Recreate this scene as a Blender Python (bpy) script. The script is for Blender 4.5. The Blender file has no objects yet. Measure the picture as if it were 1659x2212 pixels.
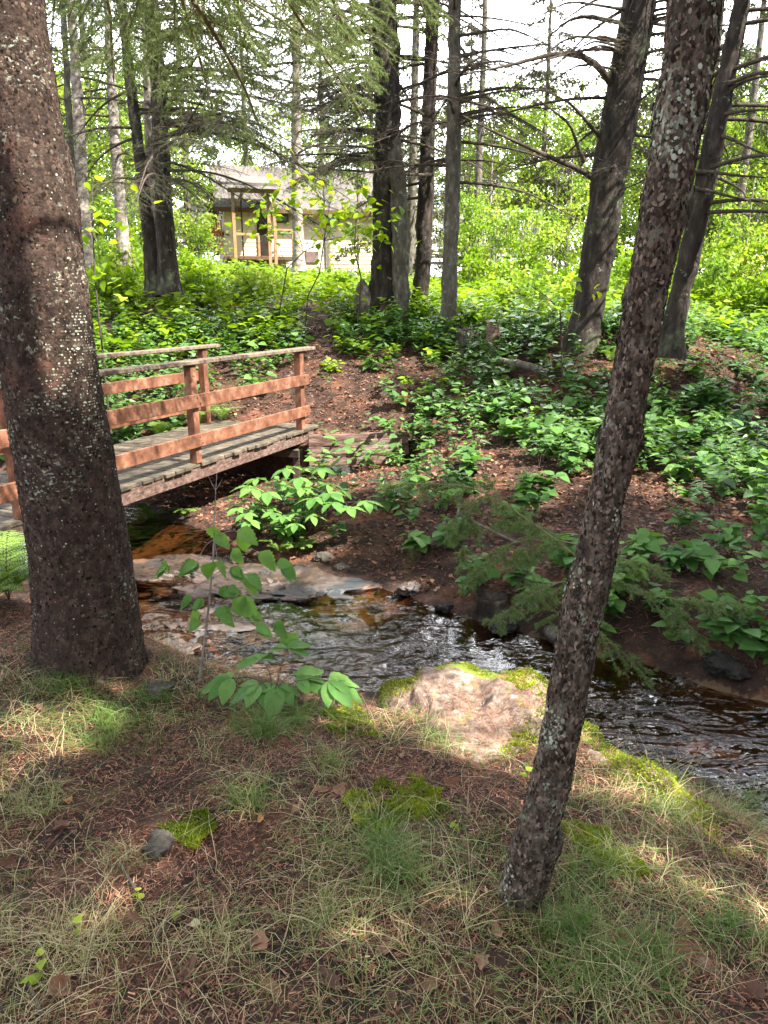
import bpy, math, random
import numpy as np
from mathutils import Vector, Matrix

# ------------------------------------------------------------------ camera, world, sun, exposure
SC = bpy.context.scene
C = SC.collection
PITCH = math.radians(15.9)
FPX = 1597.0                      # focal length in pixels of a 1659 x 2212 picture
CAMZ = 1.6
cam_d = bpy.data.cameras.new('camera')
cam = bpy.data.objects.new('camera', cam_d)
C.objects.link(cam)
cam.location = (0, 0, CAMZ)
cam.rotation_euler = (math.radians(90) - PITCH, 0, 0)
cam_d.sensor_fit = 'VERTICAL'
cam_d.sensor_height = 36.0
cam_d.lens = 36.0 * FPX / 2212.0
cam_d.clip_start = 0.05
cam_d.clip_end = 1000
SC.camera = cam

SUN_EL = math.radians(52)
SUN_AZ = np.array([0.87, -0.49]); SUN_AZ /= np.linalg.norm(SUN_AZ)
SUN = np.array([SUN_AZ[0]*math.cos(SUN_EL), SUN_AZ[1]*math.cos(SUN_EL), math.sin(SUN_EL)])   # towards the sun
sun_d = bpy.data.lights.new('sun', 'SUN')
sun_d.energy = 5.0
sun_d.angle = math.radians(0.6)
sun_d.color = (1.0, 0.93, 0.82)
sun = bpy.data.objects.new('sun', sun_d)
sun.rotation_euler = Vector(SUN).to_track_quat('Z', 'Y').to_euler()
C.objects.link(sun)

world = bpy.data.worlds.new('World')
SC.world = world
world.use_nodes = True
wn = world.node_tree
wn.nodes.clear()
def wnode(t): return wn.nodes.new(t)
sky = wnode('ShaderNodeTexSky')
sky.sky_type = 'NISHITA'
sky.sun_disc = False
sky.sun_elevation = SUN_EL
sky.sun_rotation = math.atan2(SUN_AZ[0], SUN_AZ[1])
sky.air_density = 1.0
sky.dust_density = 2.0
tc = wnode('ShaderNodeTexCoord')
mp = wnode('ShaderNodeMapping'); mp.inputs['Scale'].default_value = (1, 1, 2.2)
cn = wnode('ShaderNodeTexNoise'); cn.inputs['Scale'].default_value = 2.3; cn.inputs['Detail'].default_value = 7; cn.inputs['Roughness'].default_value = 0.6
cr = wnode('ShaderNodeValToRGB')
cr.color_ramp.elements[0].position = 0.36; cr.color_ramp.elements[0].color = (0, 0, 0, 1)
cr.color_ramp.elements[1].position = 0.56; cr.color_ramp.elements[1].color = (1, 1, 1, 1)
mx = wnode('ShaderNodeMixRGB'); mx.inputs['Color2'].default_value = (9.5, 9.6, 9.9, 1)
bg = wnode('ShaderNodeBackground'); bg.inputs['Strength'].default_value = 0.065
wo = wnode('ShaderNodeOutputWorld')
L = wn.links.new
sx_ = wnode('ShaderNodeSeparateXYZ'); L(tc.outputs['Generated'], sx_.inputs['Vector'])
fy = wnode('ShaderNodeMapRange'); fy.interpolation_type = 'SMOOTHSTEP'; fy.inputs['From Min'].default_value = .45; fy.inputs['From Max'].default_value = .85; L(sx_.outputs['Y'], fy.inputs['Value'])
mc = wnode('ShaderNodeMixRGB'); mc.inputs['Color1'].default_value = (7.5, 7.7, 8.1, 1); mc.inputs['Color2'].default_value = (55, 56, 58, 1)
L(fy.outputs['Result'], mc.inputs['Fac']); L(mc.outputs['Color'], mx.inputs['Color2'])
L(tc.outputs['Generated'], mp.inputs['Vector']); L(mp.outputs['Vector'], cn.inputs['Vector'])
L(cn.outputs['Fac'], cr.inputs['Fac']); L(cr.outputs['Color'], mx.inputs['Fac'])
L(sky.outputs['Color'], mx.inputs['Color1']); L(mx.outputs['Color'], bg.inputs['Color']); L(bg.outputs['Background'], wo.inputs['Surface'])

SC.view_settings.view_transform = 'Standard'
SC.view_settings.look = 'None'
SC.view_settings.gamma = 1.0
SC.view_settings.use_curve_mapping = False
SC.view_settings.exposure = 2.0
SC.cycles.max_bounces = 8
SC.cycles.transparent_max_bounces = 12
SC.cycles.use_denoising = True
SC.cycles.use_adaptive_sampling = False
SC.cycles.denoising_prefilter = 'ACCURATE'
SC.cycles.caustics_reflective = False
SC.cycles.caustics_refractive = False
SC.cycles.sample_clamp_indirect = 4

# ------------------------------------------------------------------ where things stand
CP, SP = math.cos(PITCH), math.sin(PITCH)
def ray(u, v):
    X = (u - 829.5) / FPX; Y = (v - 1106.0) / FPX
    return np.array([X, CP - Y*SP, -SP - Y*CP])
def at(u, v, Y):
    """the point a distance Y ahead that the photograph shows at u, v"""
    d = ray(u, v); t = Y / d[1]
    return np.array([d[0]*t, Y, CAMZ + d[2]*t])
def atz(u, v, z):
    d = ray(u, v); t = (z - CAMZ) / d[2]
    return np.array([d[0]*t, d[1]*t, z])
def depth(p): return p[1]*CP + (CAMZ - p[2])*SP
def proj(P):
    P = np.asarray(P, float)
    dp = P[..., 1]*CP + (CAMZ - P[..., 2])*SP
    up = P[..., 1]*SP + (P[..., 2] - CAMZ)*CP
    dps = np.where(dp < 0.05, 0.05, dp)
    return 829.5 + FPX*P[..., 0]/dps, 1106 - FPX*up/dps, dp

# ------------------------------------------------------------------ noise
def _hash(ix, iy, iz, seed):
    h = (ix*374761393 + iy*668265263 + iz*1274126177 + seed*974634777) & 0xffffffff
    h = ((h ^ (h >> 13)) * 1274126177) & 0xffffffff
    h = h ^ (h >> 16)
    return (h & 0xffffff) / float(0xffffff)
def vnoise(P, scale=1.0, seed=0):
    P = np.asarray(P, float)*scale
    I = np.floor(P).astype(np.int64); F = P - I; F = F*F*(3 - 2*F)
    r = 0
    for dx in (0, 1):
        wx = F[..., 0] if dx else 1 - F[..., 0]
        for dy in (0, 1):
            wy = F[..., 1] if dy else 1 - F[..., 1]
            for dz in (0, 1):
                wz = F[..., 2] if dz else 1 - F[..., 2]
                r = r + wx*wy*wz*_hash(I[..., 0]+dx, I[..., 1]+dy, I[..., 2]+dz, seed)
    return r*2 - 1
def fbm(P, scale=1.0, octv=4, seed=0, gain=0.5):
    a, r, s = 1.0, 0, scale
    for k in range(octv):
        r = r + a*vnoise(P, s, seed + k*17); a *= gain; s *= 2.03
    return r
def fbm2(x, y, scale=1.0, octv=4, seed=0, gain=0.5):
    return fbm(np.stack([x, y, np.zeros_like(x) + 0.37], -1), scale, octv, seed, gain)
def sstep(a, b, x):
    t = np.clip((x - a)/(b - a), 0, 1); return t*t*(3 - 2*t)

# ------------------------------------------------------------------ the lie of the land
WZ = -0.62                        # water level
def _zp(u, v, z): p = atz(u, v, z); return (p[0], p[1], z)
def _yp(u, v, Y, dz=0): p = at(u, v, Y); return (p[0], p[1], p[2] + dz)
CTRL = [_zp(0, 2212, 0), _zp(830, 2212, 0), _zp(1659, 2212, 0), _zp(0, 1850, .02), _zp(500, 1850, 0), _zp(900, 1850, 0),
        _zp(1400, 1880, -.03), _zp(1659, 2000, -.05), _zp(100, 1440, .03), _zp(0, 1300, .08), _zp(330, 1480, -.04),
        _zp(600, 1580, -.06), _zp(850, 1640, -.07), _zp(1200, 1700, -.08), _zp(1350, 1830, -.1), _zp(1659, 1900, -.16),
        _zp(560, 1510, -.16), _zp(830, 1560, -.18), (-3, 0, .05), (3, 0, -.05), (0, -3, 0), (-3, 3, .12), (-6, 3, .2), (-3.1, 4.9, -.02), (-7, 6, .15),
        (5, 0, -.2), (8, -3, -.1), (-8, -3, .1), (-12, 2, .3), (0, -12, 0),
        _yp(900, 945, 9.2), _yp(760, 940, 9.3), _yp(700, 900, 9.9), _yp(1100, 930, 8.7), _yp(1659, 1100, 6.3), _yp(1659, 1010, 7.9),
        _yp(1659, 900, 9.6), _yp(1659, 750, 12.6, -.1), _yp(1659, 665, 15, -.1), _yp(1300, 1150, 5.9), _yp(1450, 1090, 6.5), _yp(1100, 1110, 6.6), _yp(1000, 1200, 5.75),
        _yp(800, 1150, 6.4), _yp(900, 1030, 7.8), _yp(820, 1060, 7.4), _yp(1250, 1010, 7.6), _yp(1350, 900, 9.4), _yp(1200, 850, 10),
        _yp(740, 1030, 8.3), (-2.4, 9.9, .0), (-4.5, 10.5, .1), (-8, 12, .6),
        _yp(300, 780, 12.3), _yp(200, 700, 13.6), _yp(300, 640, 16, -.25), _yp(400, 575, 19, -.5), _yp(850, 705, 13), _yp(905, 685, 14),
        _yp(970, 725, 12.4), _yp(1265, 745, 11), _yp(1400, 710, 12.5), _yp(1455, 715, 11), _yp(700, 780, 11.4), _yp(900, 800, 11), _yp(1050, 760, 11.6), _yp(660, 690, 13.6),
        _yp(700, 592, 27, -.5), _yp(1100, 600, 24, -.4), _yp(1659, 645, 20, -.4), _yp(560, 570, 27, -.5), _yp(100, 560, 22, -.4), _yp(1100, 640, 17, -.3), _yp(800, 620, 18, -.35),
        (-20, 14, 1.6), (20, 14, 1.2), (-25, 30, 2.8), (25, 30, 2.6), (0, 42, 2.7), (30, 50, 3.4), (-30, 50, 3.4), (12, 6, -.1), (-14, 8, .5)]
CT = np.array(CTRL)
def _U(r2): return 0.5*r2*np.log(r2 + 1e-9)
_n = len(CT)
_K = _U(((CT[:, None, :2] - CT[None, :, :2])**2).sum(-1)) + np.eye(_n)*0.6
_Pm = np.c_[np.ones(_n), CT[:, :2]]
_A = np.block([[_K, _Pm], [_Pm.T, np.zeros((3, 3))]])
_w = np.linalg.solve(_A, np.r_[CT[:, 2], 0, 0, 0])
STREAM = np.array([(-14, 11.5), (-9, 10.5), (-5.5, 9.0), (-3.6, 7.8), (-2.5, 6.6), (-1.6, 5.5), (-.5, 4.85), (.5, 4.35), (1.3, 3.85), (2.0, 3.3), (4, 1.9), (8, -.5), (14, -3.5)], float)
SW = np.array([.8, .8, .8, .8, .85, .95, .9, .68, .6, .62, .8, .9, 1])
DZ = .05
B0 = atz(650, 928, DZ); bd = np.array([.385, .923, 0]); bd /= np.linalg.norm(bd); bn_ = np.array([bd[1], -bd[0], 0])   # bridge: along (away), outward on the near side
BW = 1.42
WA, WB = atz(668, 1003, -.36), at(880, 985, 9.25)
def stream_dist(x, y):
    """distance to the stream's bank line (negative in the water) and the side (+1 far)"""
    best = np.full(np.shape(x), 1e9); side = np.ones(np.shape(x))
    for k in range(len(STREAM) - 1):
        a, b = STREAM[k], STREAM[k+1]; d = b - a; L2 = d @ d
        t = np.clip(((x - a[0])*d[0] + (y - a[1])*d[1])/L2, 0, 1)
        cx, cy = x - (a[0] + t*d[0]), y - (a[1] + t*d[1])
        w = SW[k] + (SW[k+1] - SW[k])*t
        dd = np.hypot(cx, cy) - w
        m = dd < best
        side = np.where(m, np.where(d[0]*cy - d[1]*cx > 0, 1.0, -1.0), side)
        best = np.where(m, dd, best)
    return best, side
_m1, _m2 = at(200, 1465, 3.05), at(1110, 1980, 1.72)
MOUND = [(_m1[0], _m1[1], .055, .5)]
def height(x, y):
    x = np.asarray(x, float); y = np.asarray(y, float); sh = x.shape
    xf, yf = x.ravel(), y.ravel()
    z = np.empty_like(xf)
    xc = np.clip(xf, -26, 26); yc = np.clip(yf, -8, 45)
    for s in range(0, len(xf), 60000):
        e = slice(s, s + 60000)
        z[e] = _U((xc[e, None] - CT[None, :, 0])**2 + (yc[e, None] - CT[None, :, 1])**2) @ _w[:_n] + _w[_n] + _w[_n+1]*xc[e] + _w[_n+2]*yc[e]
    z += np.maximum(yf - 45, 0)*0.03
    d, side = stream_dist(xf, yf)
    d = d + 0.09*fbm2(xf, yf, 1.6, 3, 5)
    bank = np.where(side > 0, 0.62, 0.85 - .28*np.exp(-((xf - .55)/.55)**2))
    k = sstep(-0.02, 1.0, d/bank)
    bed = WZ - 0.02 - 0.16*sstep(0.0, 0.55, -d) + 0.025*fbm2(xf, yf, 3.5, 3, 8)
    edge = WZ + 0.03
    z = np.where(d > 0, edge + (z - edge)*k, bed + (edge - bed)*sstep(-.12, 0, d))
    sb = (xf - B0[0])*bd[0] + (yf - B0[1])*bd[1]; ob = (xf - B0[0])*bn_[0] + (yf - B0[1])*bn_[1]     # hollow under the bridge
    cut = sstep(-.02, -.14, sb)*sstep(-5.0, -4.4, sb)*sstep(-BW - .7, -BW - .1, ob)*sstep(.8, .05, ob)
    z = np.where(cut > 0, np.minimum(z, z*(1 - cut) + (-.58)*cut), z)
    wd = WB[:2] - WA[:2]; wl = np.hypot(*wd); wd = wd/wl; tw = (xf - WA[0])*wd[0] + (yf - WA[1])*wd[1]; qw = (xf - WA[0])*wd[1] - (yf - WA[1])*wd[0]    # foot of the timber wall, + in front
    cut = sstep(-.3, -.05, tw)*sstep(wl + .25, wl - .05, tw)*sstep(-.03, .04, qw)*sstep(1.1, .25, qw)
    z = np.where(cut > 0, np.minimum(z, z*(1 - cut) + (-.42)*cut), z)
    for (mx_, my_, ma_, mr_) in MOUND: z = z + ma_*np.exp(-((xf - mx_)**2 + (yf - my_)**2)/mr_**2)
    near = np.exp(-((yf - 4)/9)**2)
    z += 0.022*fbm2(xf, yf, 2.2, 4, 3)*(0.4 + near) + 0.05*fbm2(xf, yf, .45, 2, 4)*sstep(9.5, 14, yf)
    return z.reshape(sh)
def gz(x, y): return float(height(np.array([x], float), np.array([y], float))[0])
def gp(u, v):
    """the ground point that shows at u, v"""
    d = ray(u, v); t0, t1 = 0.8, 0.8
    ts = np.geomspace(0.9, 60, 500)
    P = np.array([0, 0, CAMZ]) + ts[:, None]*d
    h = height(P[:, 0], P[:, 1])
    i = np.argmax(P[:, 2] < h)
    if P[i, 2] >= h[i]: i = len(ts) - 1
    return np.array([P[i, 0], P[i, 1], h[i]])

# ------------------------------------------------------------------ helpers
class MB:
    def __init__(s): s.V, s.Q, s.T, s.rq, s.rt, s.mq, s.mt, s.n = [], [], [], [], [], [], [], 0
    def add(s, V, Q=None, T=None, rq=0.5, rt=None, m=0):
        V = np.asarray(V, float).reshape(-1, 3); s.V.append(V)
        if Q is not None and len(Q):
            Q = np.asarray(Q, np.int64).reshape(-1, 4); s.Q.append(Q + s.n); s.rq.append(np.broadcast_to(np.asarray(rq, float), (len(Q),))); s.mq.append(np.full(len(Q), m))
        if T is not None and len(T):
            T = np.asarray(T, np.int64).reshape(-1, 3); s.T.append(T + s.n); rt = rq if rt is None else rt
            s.rt.append(np.broadcast_to(np.asarray(rt, float), (len(T),))); s.mt.append(np.full(len(T), m))
        s.n += len(V); return s
    def box(s, c, size, rot=None, r=0.5, m=0, bev=0):
        h = np.array(size)/2.0
        if bev > 0:
            b = min(bev, h.min()*0.9); pts = []
            for sx in (-1, 1):
                for sy in (-1, 1):
                    for sz in (-1, 1):
                        q = np.array([sx, sy, sz]); 
                        pts += [q*(h - [0, b, b]), q*(h - [b, 0, b]), q*(h - [b, b, 0])]
            P = np.array(pts); idx = lambda sx, sy, sz, k: (((sx > 0)*2 + (sy > 0))*2 + (sz > 0))*3 + k
            Q, T = [], []
            for k in range(3):
                a, b2 = (k+1) % 3, (k+2) % 3
                for sg in (-1, 1):
                    q = []
                    for (p, w) in ((-1, -1), (1, -1), (1, 1), (-1, 1)):
                        sv = [0, 0, 0]; sv[k] = sg; sv[a] = p; sv[b2] = w; q.append(idx(*sv, k))
                    Q.append(q if sg > 0 else q[::-1])
            for k in range(3):      # edges along axis k
                a, b2 = (k+1) % 3, (k+2) % 3
                for p in (-1, 1):
                    for w in (-1, 1):
                        s0 = [0, 0, 0]; s0[a] = p; s0[b2] = w; s1 = list(s0); s0[k] = -1; s1[k] = 1
                        q = [idx(*s0, a), idx(*s1, a), idx(*s1, b2), idx(*s0, b2)]
                        Q.append(q if p*w < 0 else q[::-1])
            for sx in (-1, 1):
                for sy in (-1, 1):
                    for sz in (-1, 1):
                        t = [idx(sx, sy, sz, k) for k in range(3)]; T.append(t if sx*sy*sz > 0 else t[::-1])
        else:
            P = np.array([(x, y, z) for x in (-1, 1) for y in (-1, 1) for z in (-1, 1)])*h
            Q = [(0, 1, 3, 2), (4, 6, 7, 5), (0, 4, 5, 1), (2, 3, 7, 6), (0, 2, 6, 4), (1, 5, 7, 3)]; T = None
        if rot is not None: P = P @ np.array(rot).T
        return s.add(P + np.array(c), Q, T, r, None, m)
    def beam(s, a, b, w, h, up=(0, 0, 1), r=0.5, m=0, bev=0.004):
        """a board from a to b, w across and h along up"""
        a, b = np.array(a, float), np.array(b, float); y = b - a; L_ = np.linalg.norm(y); y /= L_
        up = np.array(up, float); x = np.cross(y, up); x /= np.linalg.norm(x); z = np.cross(x, y)
        return s.box((a + b)/2, (w, L_, h), np.stack([x, y, z], 1), r, m, bev)
    def build(s, name, mats, parent=None, smooth=True, origin=None):
        me = bpy.data.meshes.new(name)
        V = np.concatenate(s.V) if s.V else np.zeros((0, 3))
        if origin is None and parent is not None: origin = np.array(parent.location)
        if origin is not None: V = V - np.array(origin)
        nq = sum(len(q) for q in s.Q); nt = sum(len(t) for t in s.T)
        loops = np.concatenate([q.ravel() for q in s.Q] + [t.ravel() for t in s.T]) if nq + nt else np.zeros(0)
        me.vertices.add(len(V)); me.vertices.foreach_set('co', V.astype(np.float32).ravel())
        me.loops.add(len(loops)); me.loops.foreach_set('vertex_index', loops.astype(np.int32))
        me.polygons.add(nq + nt)
        st = np.r_[np.arange(nq)*4, nq*4 + np.arange(nt)*3].astype(np.int32)
        me.polygons.foreach_set('loop_start', st)
        me.polygons.foreach_set('use_smooth', np.full(nq + nt, bool(smooth)))
        me.polygons.foreach_set('material_index', np.concatenate([x for x in s.mq + s.mt] or [np.zeros(0)]).astype(np.int32))
        a = me.attributes.new('rnd', 'FLOAT', 'FACE'); a.data.foreach_set('value', np.concatenate([x for x in s.rq + s.rt]).astype(np.float32))
        me.update(calc_edges=True); me.validate()
        for m in (mats if isinstance(mats, (list, tuple)) else [mats]): me.materials.append(m)
        o = bpy.data.objects.new(name, me); C.objects.link(o)
        if parent is not None: o.parent = parent
        elif origin is not None: o.location = origin
        return o
def tag(o, label=None, cat=None, group=None, kind=None):
    if label: o['label'] = label
    if cat: o['category'] = cat
    if group: o['group'] = group
    if kind: o['kind'] = kind
    return o
def empty(name, loc, label, cat, group=None):
    o = bpy.data.objects.new(name, None); C.objects.link(o); o.location = loc; o.empty_display_size = .1
    return tag(o, label, cat, group)
def copy_tree(o, parent=None):
    c = o.copy(); C.objects.link(c); c.parent = parent
    for ch in [x for x in bpy.data.objects if x.parent == o]: copy_tree(ch, c)
    return c
def norm(a): return a/np.maximum(np.linalg.norm(a, axis=-1, keepdims=True), 1e-9)
def tubes(mb, P, R, sides=4, r=0.5, m=0):
    """N tapering tubes: P (N,K,3), R (N,K)"""
    P = np.asarray(P, float); R = np.asarray(R, float)
    N, K = P.shape[:2]
    if N == 0: return
    Tn = norm(np.gradient(P, axis=1))
    ref = np.where(np.abs(norm(P[:, -1:] - P[:, :1])[..., 2:3]) > .8, np.array([1., 0, 0]), np.array([0, 0, 1.]))
    A = norm(np.cross(Tn, np.broadcast_to(ref, Tn.shape))); B = np.cross(Tn, A)
    th = np.arange(sides)*2*math.pi/sides
    V = P[:, :, None] + R[:, :, None, None]*(A[:, :, None]*np.cos(th)[:, None] + B[:, :, None]*np.sin(th)[:, None])
    base = (np.arange(N)*K*sides)[:, None, None] + (np.arange(K-1)*sides)[None, :, None]
    j = np.arange(sides)[None, None]; j2 = (j + 1) % sides
    Q = np.stack([base + j, base + j2, base + sides + j2, base + sides + j], -1).reshape(-1, 4)
    rr = np.repeat(np.broadcast_to(np.asarray(r, float), (N,)), (K-1)*sides)
    mb.add(V.reshape(-1, 3), Q, None, rr, None, m)
def place(mb, tv, tq, tt, O, Yd, Nh, S, rnd, m=0):
    """stamp a template (axis +Y, normal +Z) at every origin"""
    O = np.asarray(O, float); N = len(O)
    if N == 0: return
    Y = norm(np.asarray(Yd, float)); X = norm(np.cross(Y, np.asarray(Nh, float))); Z = np.cross(X, Y)
    S = np.asarray(S, float); S = S[:, None] if S.ndim == 1 else S
    tvs = tv[None]*(S[:, None] if S.shape[1] == 3 else S[:, None, :1])
    V = O[:, None] + tvs[..., 0:1]*X[:, None] + tvs[..., 1:2]*Y[:, None] + tvs[..., 2:3]*Z[:, None]
    off = (np.arange(N)*len(tv))[:, None, None]
    Q = (np.array(tq)[None] + off).reshape(-1, 4) if tq is not None and len(tq) else None
    T = (np.array(tt)[None] + off).reshape(-1, 3) if tt is not None and len(tt) else None
    rnd = np.broadcast_to(np.asarray(rnd, float), (N,))
    mb.add(V.reshape(-1, 3), Q, T, np.repeat(rnd, len(tq)) if Q is not None else 0, np.repeat(rnd, len(tt)) if T is not None else 0, m)
def leaf_tmpl(wid=.32, fold=.07, droop=.16, ts=(0, .16, .42, .72, 1), ws=(0, .7, 1, .62, 0)):
    ts = np.array(ts); ws = np.array(ws)*wid
    mid = np.c_[np.zeros(5), ts, -droop*ts**2]
    Lf = np.c_[-ws[1:4], ts[1:4] - .02, -droop*ts[1:4]**2 + fold*ws[1:4]/wid]
    Rt = Lf*[-1, 1, 1]
    V = np.r_[mid, Lf, Rt]
    Q = [(1, 2, 6, 5), (2, 3, 7, 6), (2, 1, 8, 9), (3, 2, 9, 10)]
    T = [(0, 1, 5), (1, 0, 8), (3, 4, 7), (4, 3, 10)]
    return V, Q, T
LEAF = leaf_tmpl()
LEAFW = leaf_tmpl(.40, .05, .22, ws=(0, .85, 1, .58, 0))
LEAFN = leaf_tmpl(.2, .05, .2)
def leaf_hi(wid=.36, n=11, serr=.05, droop=.25, fold=.06, peak=.38, cor=.012):
    ts = np.linspace(0, 1, n); w = np.where(ts < peak, np.sin(ts/peak*math.pi/2)**.75, np.cos((ts-peak)/(1-peak)*math.pi/2)**.9)*wid
    k = np.arange(n) % 2; w = w*(1 + serr*(k*2 - 1)); V = [np.c_[0*ts, ts, -droop*ts**2]]
    for sg in (-1, 1):
        for f in (.5, 1): V.append(np.c_[sg*w*f, ts + serr*.4*k*f, -droop*ts**2*(1 + .15*f) + fold*f*(w/wid) + cor*(k*2-1)*f])
    V = np.concatenate(V); Q = []
    for i in range(n-1):
        Q += [(i+1, i, n+i, n+i+1), (n+i+1, n+i, 2*n+i, 2*n+i+1), (i, i+1, 3*n+i+1, 3*n+i), (3*n+i, 3*n+i+1, 4*n+i+1, 4*n+i)]
    return V, Q, None
DIA = (np.array([(0, 0, 0), (-.36, .45, .1), (0, 1, -.08), (.36, .45, .1)]), None, [(0, 2, 1), (0, 3, 2)])
NEEDLE = (np.array([(-.07, 0, 0), (.07, 0, 0), (0, 1, 0)]), None, [(0, 1, 2)])
BIRCH = leaf_hi(.37, 15, .07, .3, .07, .3, .012); OVAL = leaf_hi(.25, 11, .02, .22, .05, .48, .010)

# ------------------------------------------------------------------ materials
def newmat(name):
    m = bpy.data.materials.new(name); m.use_nodes = True; n = m.node_tree; n.nodes.clear()
    return m, n.nodes, n.links.new
def setin(node, key, val):
    if key in node.inputs: node.inputs[key].default_value = val
def ramp(N, cols, interp='LINEAR'):
    r = N.new('ShaderNodeValToRGB'); e = r.color_ramp.elements; r.color_ramp.interpolation = interp
    e[0].position, e[0].color = cols[0][0], (*cols[0][1], 1); e[1].position, e[1].color = cols[-1][0], (*cols[-1][1], 1)
    for p, c in cols[1:-1]:
        k = e.new(p); k.color = (*c, 1)
    return r
def noisenode(N, Lk, vec, scale, detail=5, rough=.6, stretch=None, dist=0):
    t = N.new('ShaderNodeTexNoise'); t.inputs['Scale'].default_value = scale; t.inputs['Detail'].default_value = detail
    t.inputs['Roughness'].default_value = rough; t.inputs['Distortion'].default_value = dist
    if stretch is not None:
        mpn = N.new('ShaderNodeMapping'); mpn.inputs['Scale'].default_value = stretch; Lk(vec, mpn.inputs['Vector']); vec = mpn.outputs['Vector']
    Lk(vec, t.inputs['Vector']); return t
def surf(name, cols, scale=4, stretch=None, rough=.8, bump=.4, bscale=None, bdist=.01, layers=(), detail=6, spec=.3, rndmix=0, coord='Object', rough2=None):
    """cols: ramp on noise. layers: (colour, scale, lo, hi, stretch) patches. rndmix: how much the per-piece value shifts brightness"""
    m, N, Lk = newmat(name)
    tcn = N.new('ShaderNodeTexCoord'); vec = tcn.outputs[coord]
    n1 = noisenode(N, Lk, vec, scale, detail, .62, stretch)
    r1 = ramp(N, cols); Lk(n1.outputs['Fac'], r1.inputs['Fac']); col = r1.outputs['Color']
    for (c, sc, lo, hi, st, *msk) in layers:
        nl = noisenode(N, Lk, vec, sc, 7, .68, st)
        rl = ramp(N, [(lo, (0, 0, 0)), (hi, (1, 1, 1))]); Lk(nl.outputs['Fac'], rl.inputs['Fac'])
        mxn = N.new('ShaderNodeMixRGB'); mxn.inputs['Color2'].default_value = (*c, 1); fac = rl.outputs['Color']
        if msk:
            nk = noisenode(N, Lk, vec, msk[0][0], 3, .5, msk[0][3] if len(msk[0]) > 3 else None); rk = ramp(N, [(msk[0][1], (0, 0, 0)), (msk[0][2], (1, 1, 1))]); Lk(nk.outputs['Fac'], rk.inputs['Fac'])
            mk = N.new('ShaderNodeMath'); mk.operation = 'MULTIPLY'; Lk(fac, mk.inputs[0]); Lk(rk.outputs['Color'], mk.inputs[1]); fac = mk.outputs[0]
        Lk(fac, mxn.inputs['Fac']); Lk(col, mxn.inputs['Color1']); col = mxn.outputs['Color']
    if rndmix:
        at_ = N.new('ShaderNodeAttribute'); at_.attribute_name = 'rnd'
        mr = N.new('ShaderNodeMapRange'); mr.inputs['To Min'].default_value = 1 - rndmix; mr.inputs['To Max'].default_value = 1 + rndmix
        Lk(at_.outputs['Fac'], mr.inputs['Value'])
        mm = N.new('ShaderNodeMixRGB'); mm.blend_type = 'MULTIPLY'; mm.inputs['Fac'].default_value = 1
        Lk(col, mm.inputs['Color1']); Lk(mr.outputs['Result'], mm.inputs['Color2']); col = mm.outputs['Color']
    p = N.new('ShaderNodeBsdfPrincipled'); p.inputs['Roughness'].default_value = rough; setin(p, 'Specular IOR Level', spec)
    Lk(col, p.inputs['Base Color'])
    if rough2 is not None:
        mr2 = N.new('ShaderNodeMapRange'); mr2.inputs['To Min'].default_value = rough; mr2.inputs['To Max'].default_value = rough2
        Lk(n1.outputs['Fac'], mr2.inputs['Value']); Lk(mr2.outputs['Result'], p.inputs['Roughness'])
    if bump:
        nb = noisenode(N, Lk, vec, bscale or scale*3, 8, .7, stretch)
        bn = N.new('ShaderNodeBump'); bn.inputs['Strength'].default_value = bump; bn.inputs['Distance'].default_value = bdist
        Lk(nb.outputs['Fac'], bn.inputs['Height']); Lk(bn.outputs['Normal'], p.inputs['Normal'])
    o = N.new('ShaderNodeOutputMaterial'); Lk(p.outputs['BSDF'], o.inputs['Surface'])
    return m
def leafmat(name, cols, rough=.45, trans=.35, tcol=(1.25, 1.25, .55), spec=.4):
    m, N, Lk = newmat(name)
    a = N.new('ShaderNodeAttribute'); a.attribute_name = 'rnd'
    r = ramp(N, cols); Lk(a.outputs['Fac'], r.inputs['Fac'])
    tcn = N.new('ShaderNodeTexCoord'); n1 = noisenode(N, Lk, tcn.outputs['Object'], 25, 3)
    mr = N.new('ShaderNodeMapRange'); mr.inputs['To Min'].default_value = .7; mr.inputs['To Max'].default_value = 1.3; Lk(n1.outputs['Fac'], mr.inputs['Value'])
    mm = N.new('ShaderNodeMixRGB'); mm.blend_type = 'MULTIPLY'; mm.inputs['Fac'].default_value = 1
    Lk(r.outputs['Color'], mm.inputs['Color1']); Lk(mr.outputs['Result'], mm.inputs['Color2'])
    p = N.new('ShaderNodeBsdfPrincipled'); p.inputs['Roughness'].default_value = rough; setin(p, 'Specular IOR Level', spec)
    Lk(mm.outputs['Color'], p.inputs['Base Color'])
    o = N.new('ShaderNodeOutputMaterial')
    if trans:
        t = N.new('ShaderNodeBsdfTranslucent'); tm = N.new('ShaderNodeMixRGB'); tm.blend_type = 'MULTIPLY'; tm.inputs['Fac'].default_value = 1
        tm.inputs['Color2'].default_value = (*tcol, 1); Lk(mm.outputs['Color'], tm.inputs['Color1']); Lk(tm.outputs['Color'], t.inputs['Color'])
        ms = N.new('ShaderNodeMixShader'); ms.inputs['Fac'].default_value = trans
        Lk(p.outputs['BSDF'], ms.inputs[1]); Lk(t.outputs['BSDF'], ms.inputs[2]); Lk(ms.outputs['Shader'], o.inputs['Surface'])
    else: Lk(p.outputs['BSDF'], o.inputs['Surface'])
    return m

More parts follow.
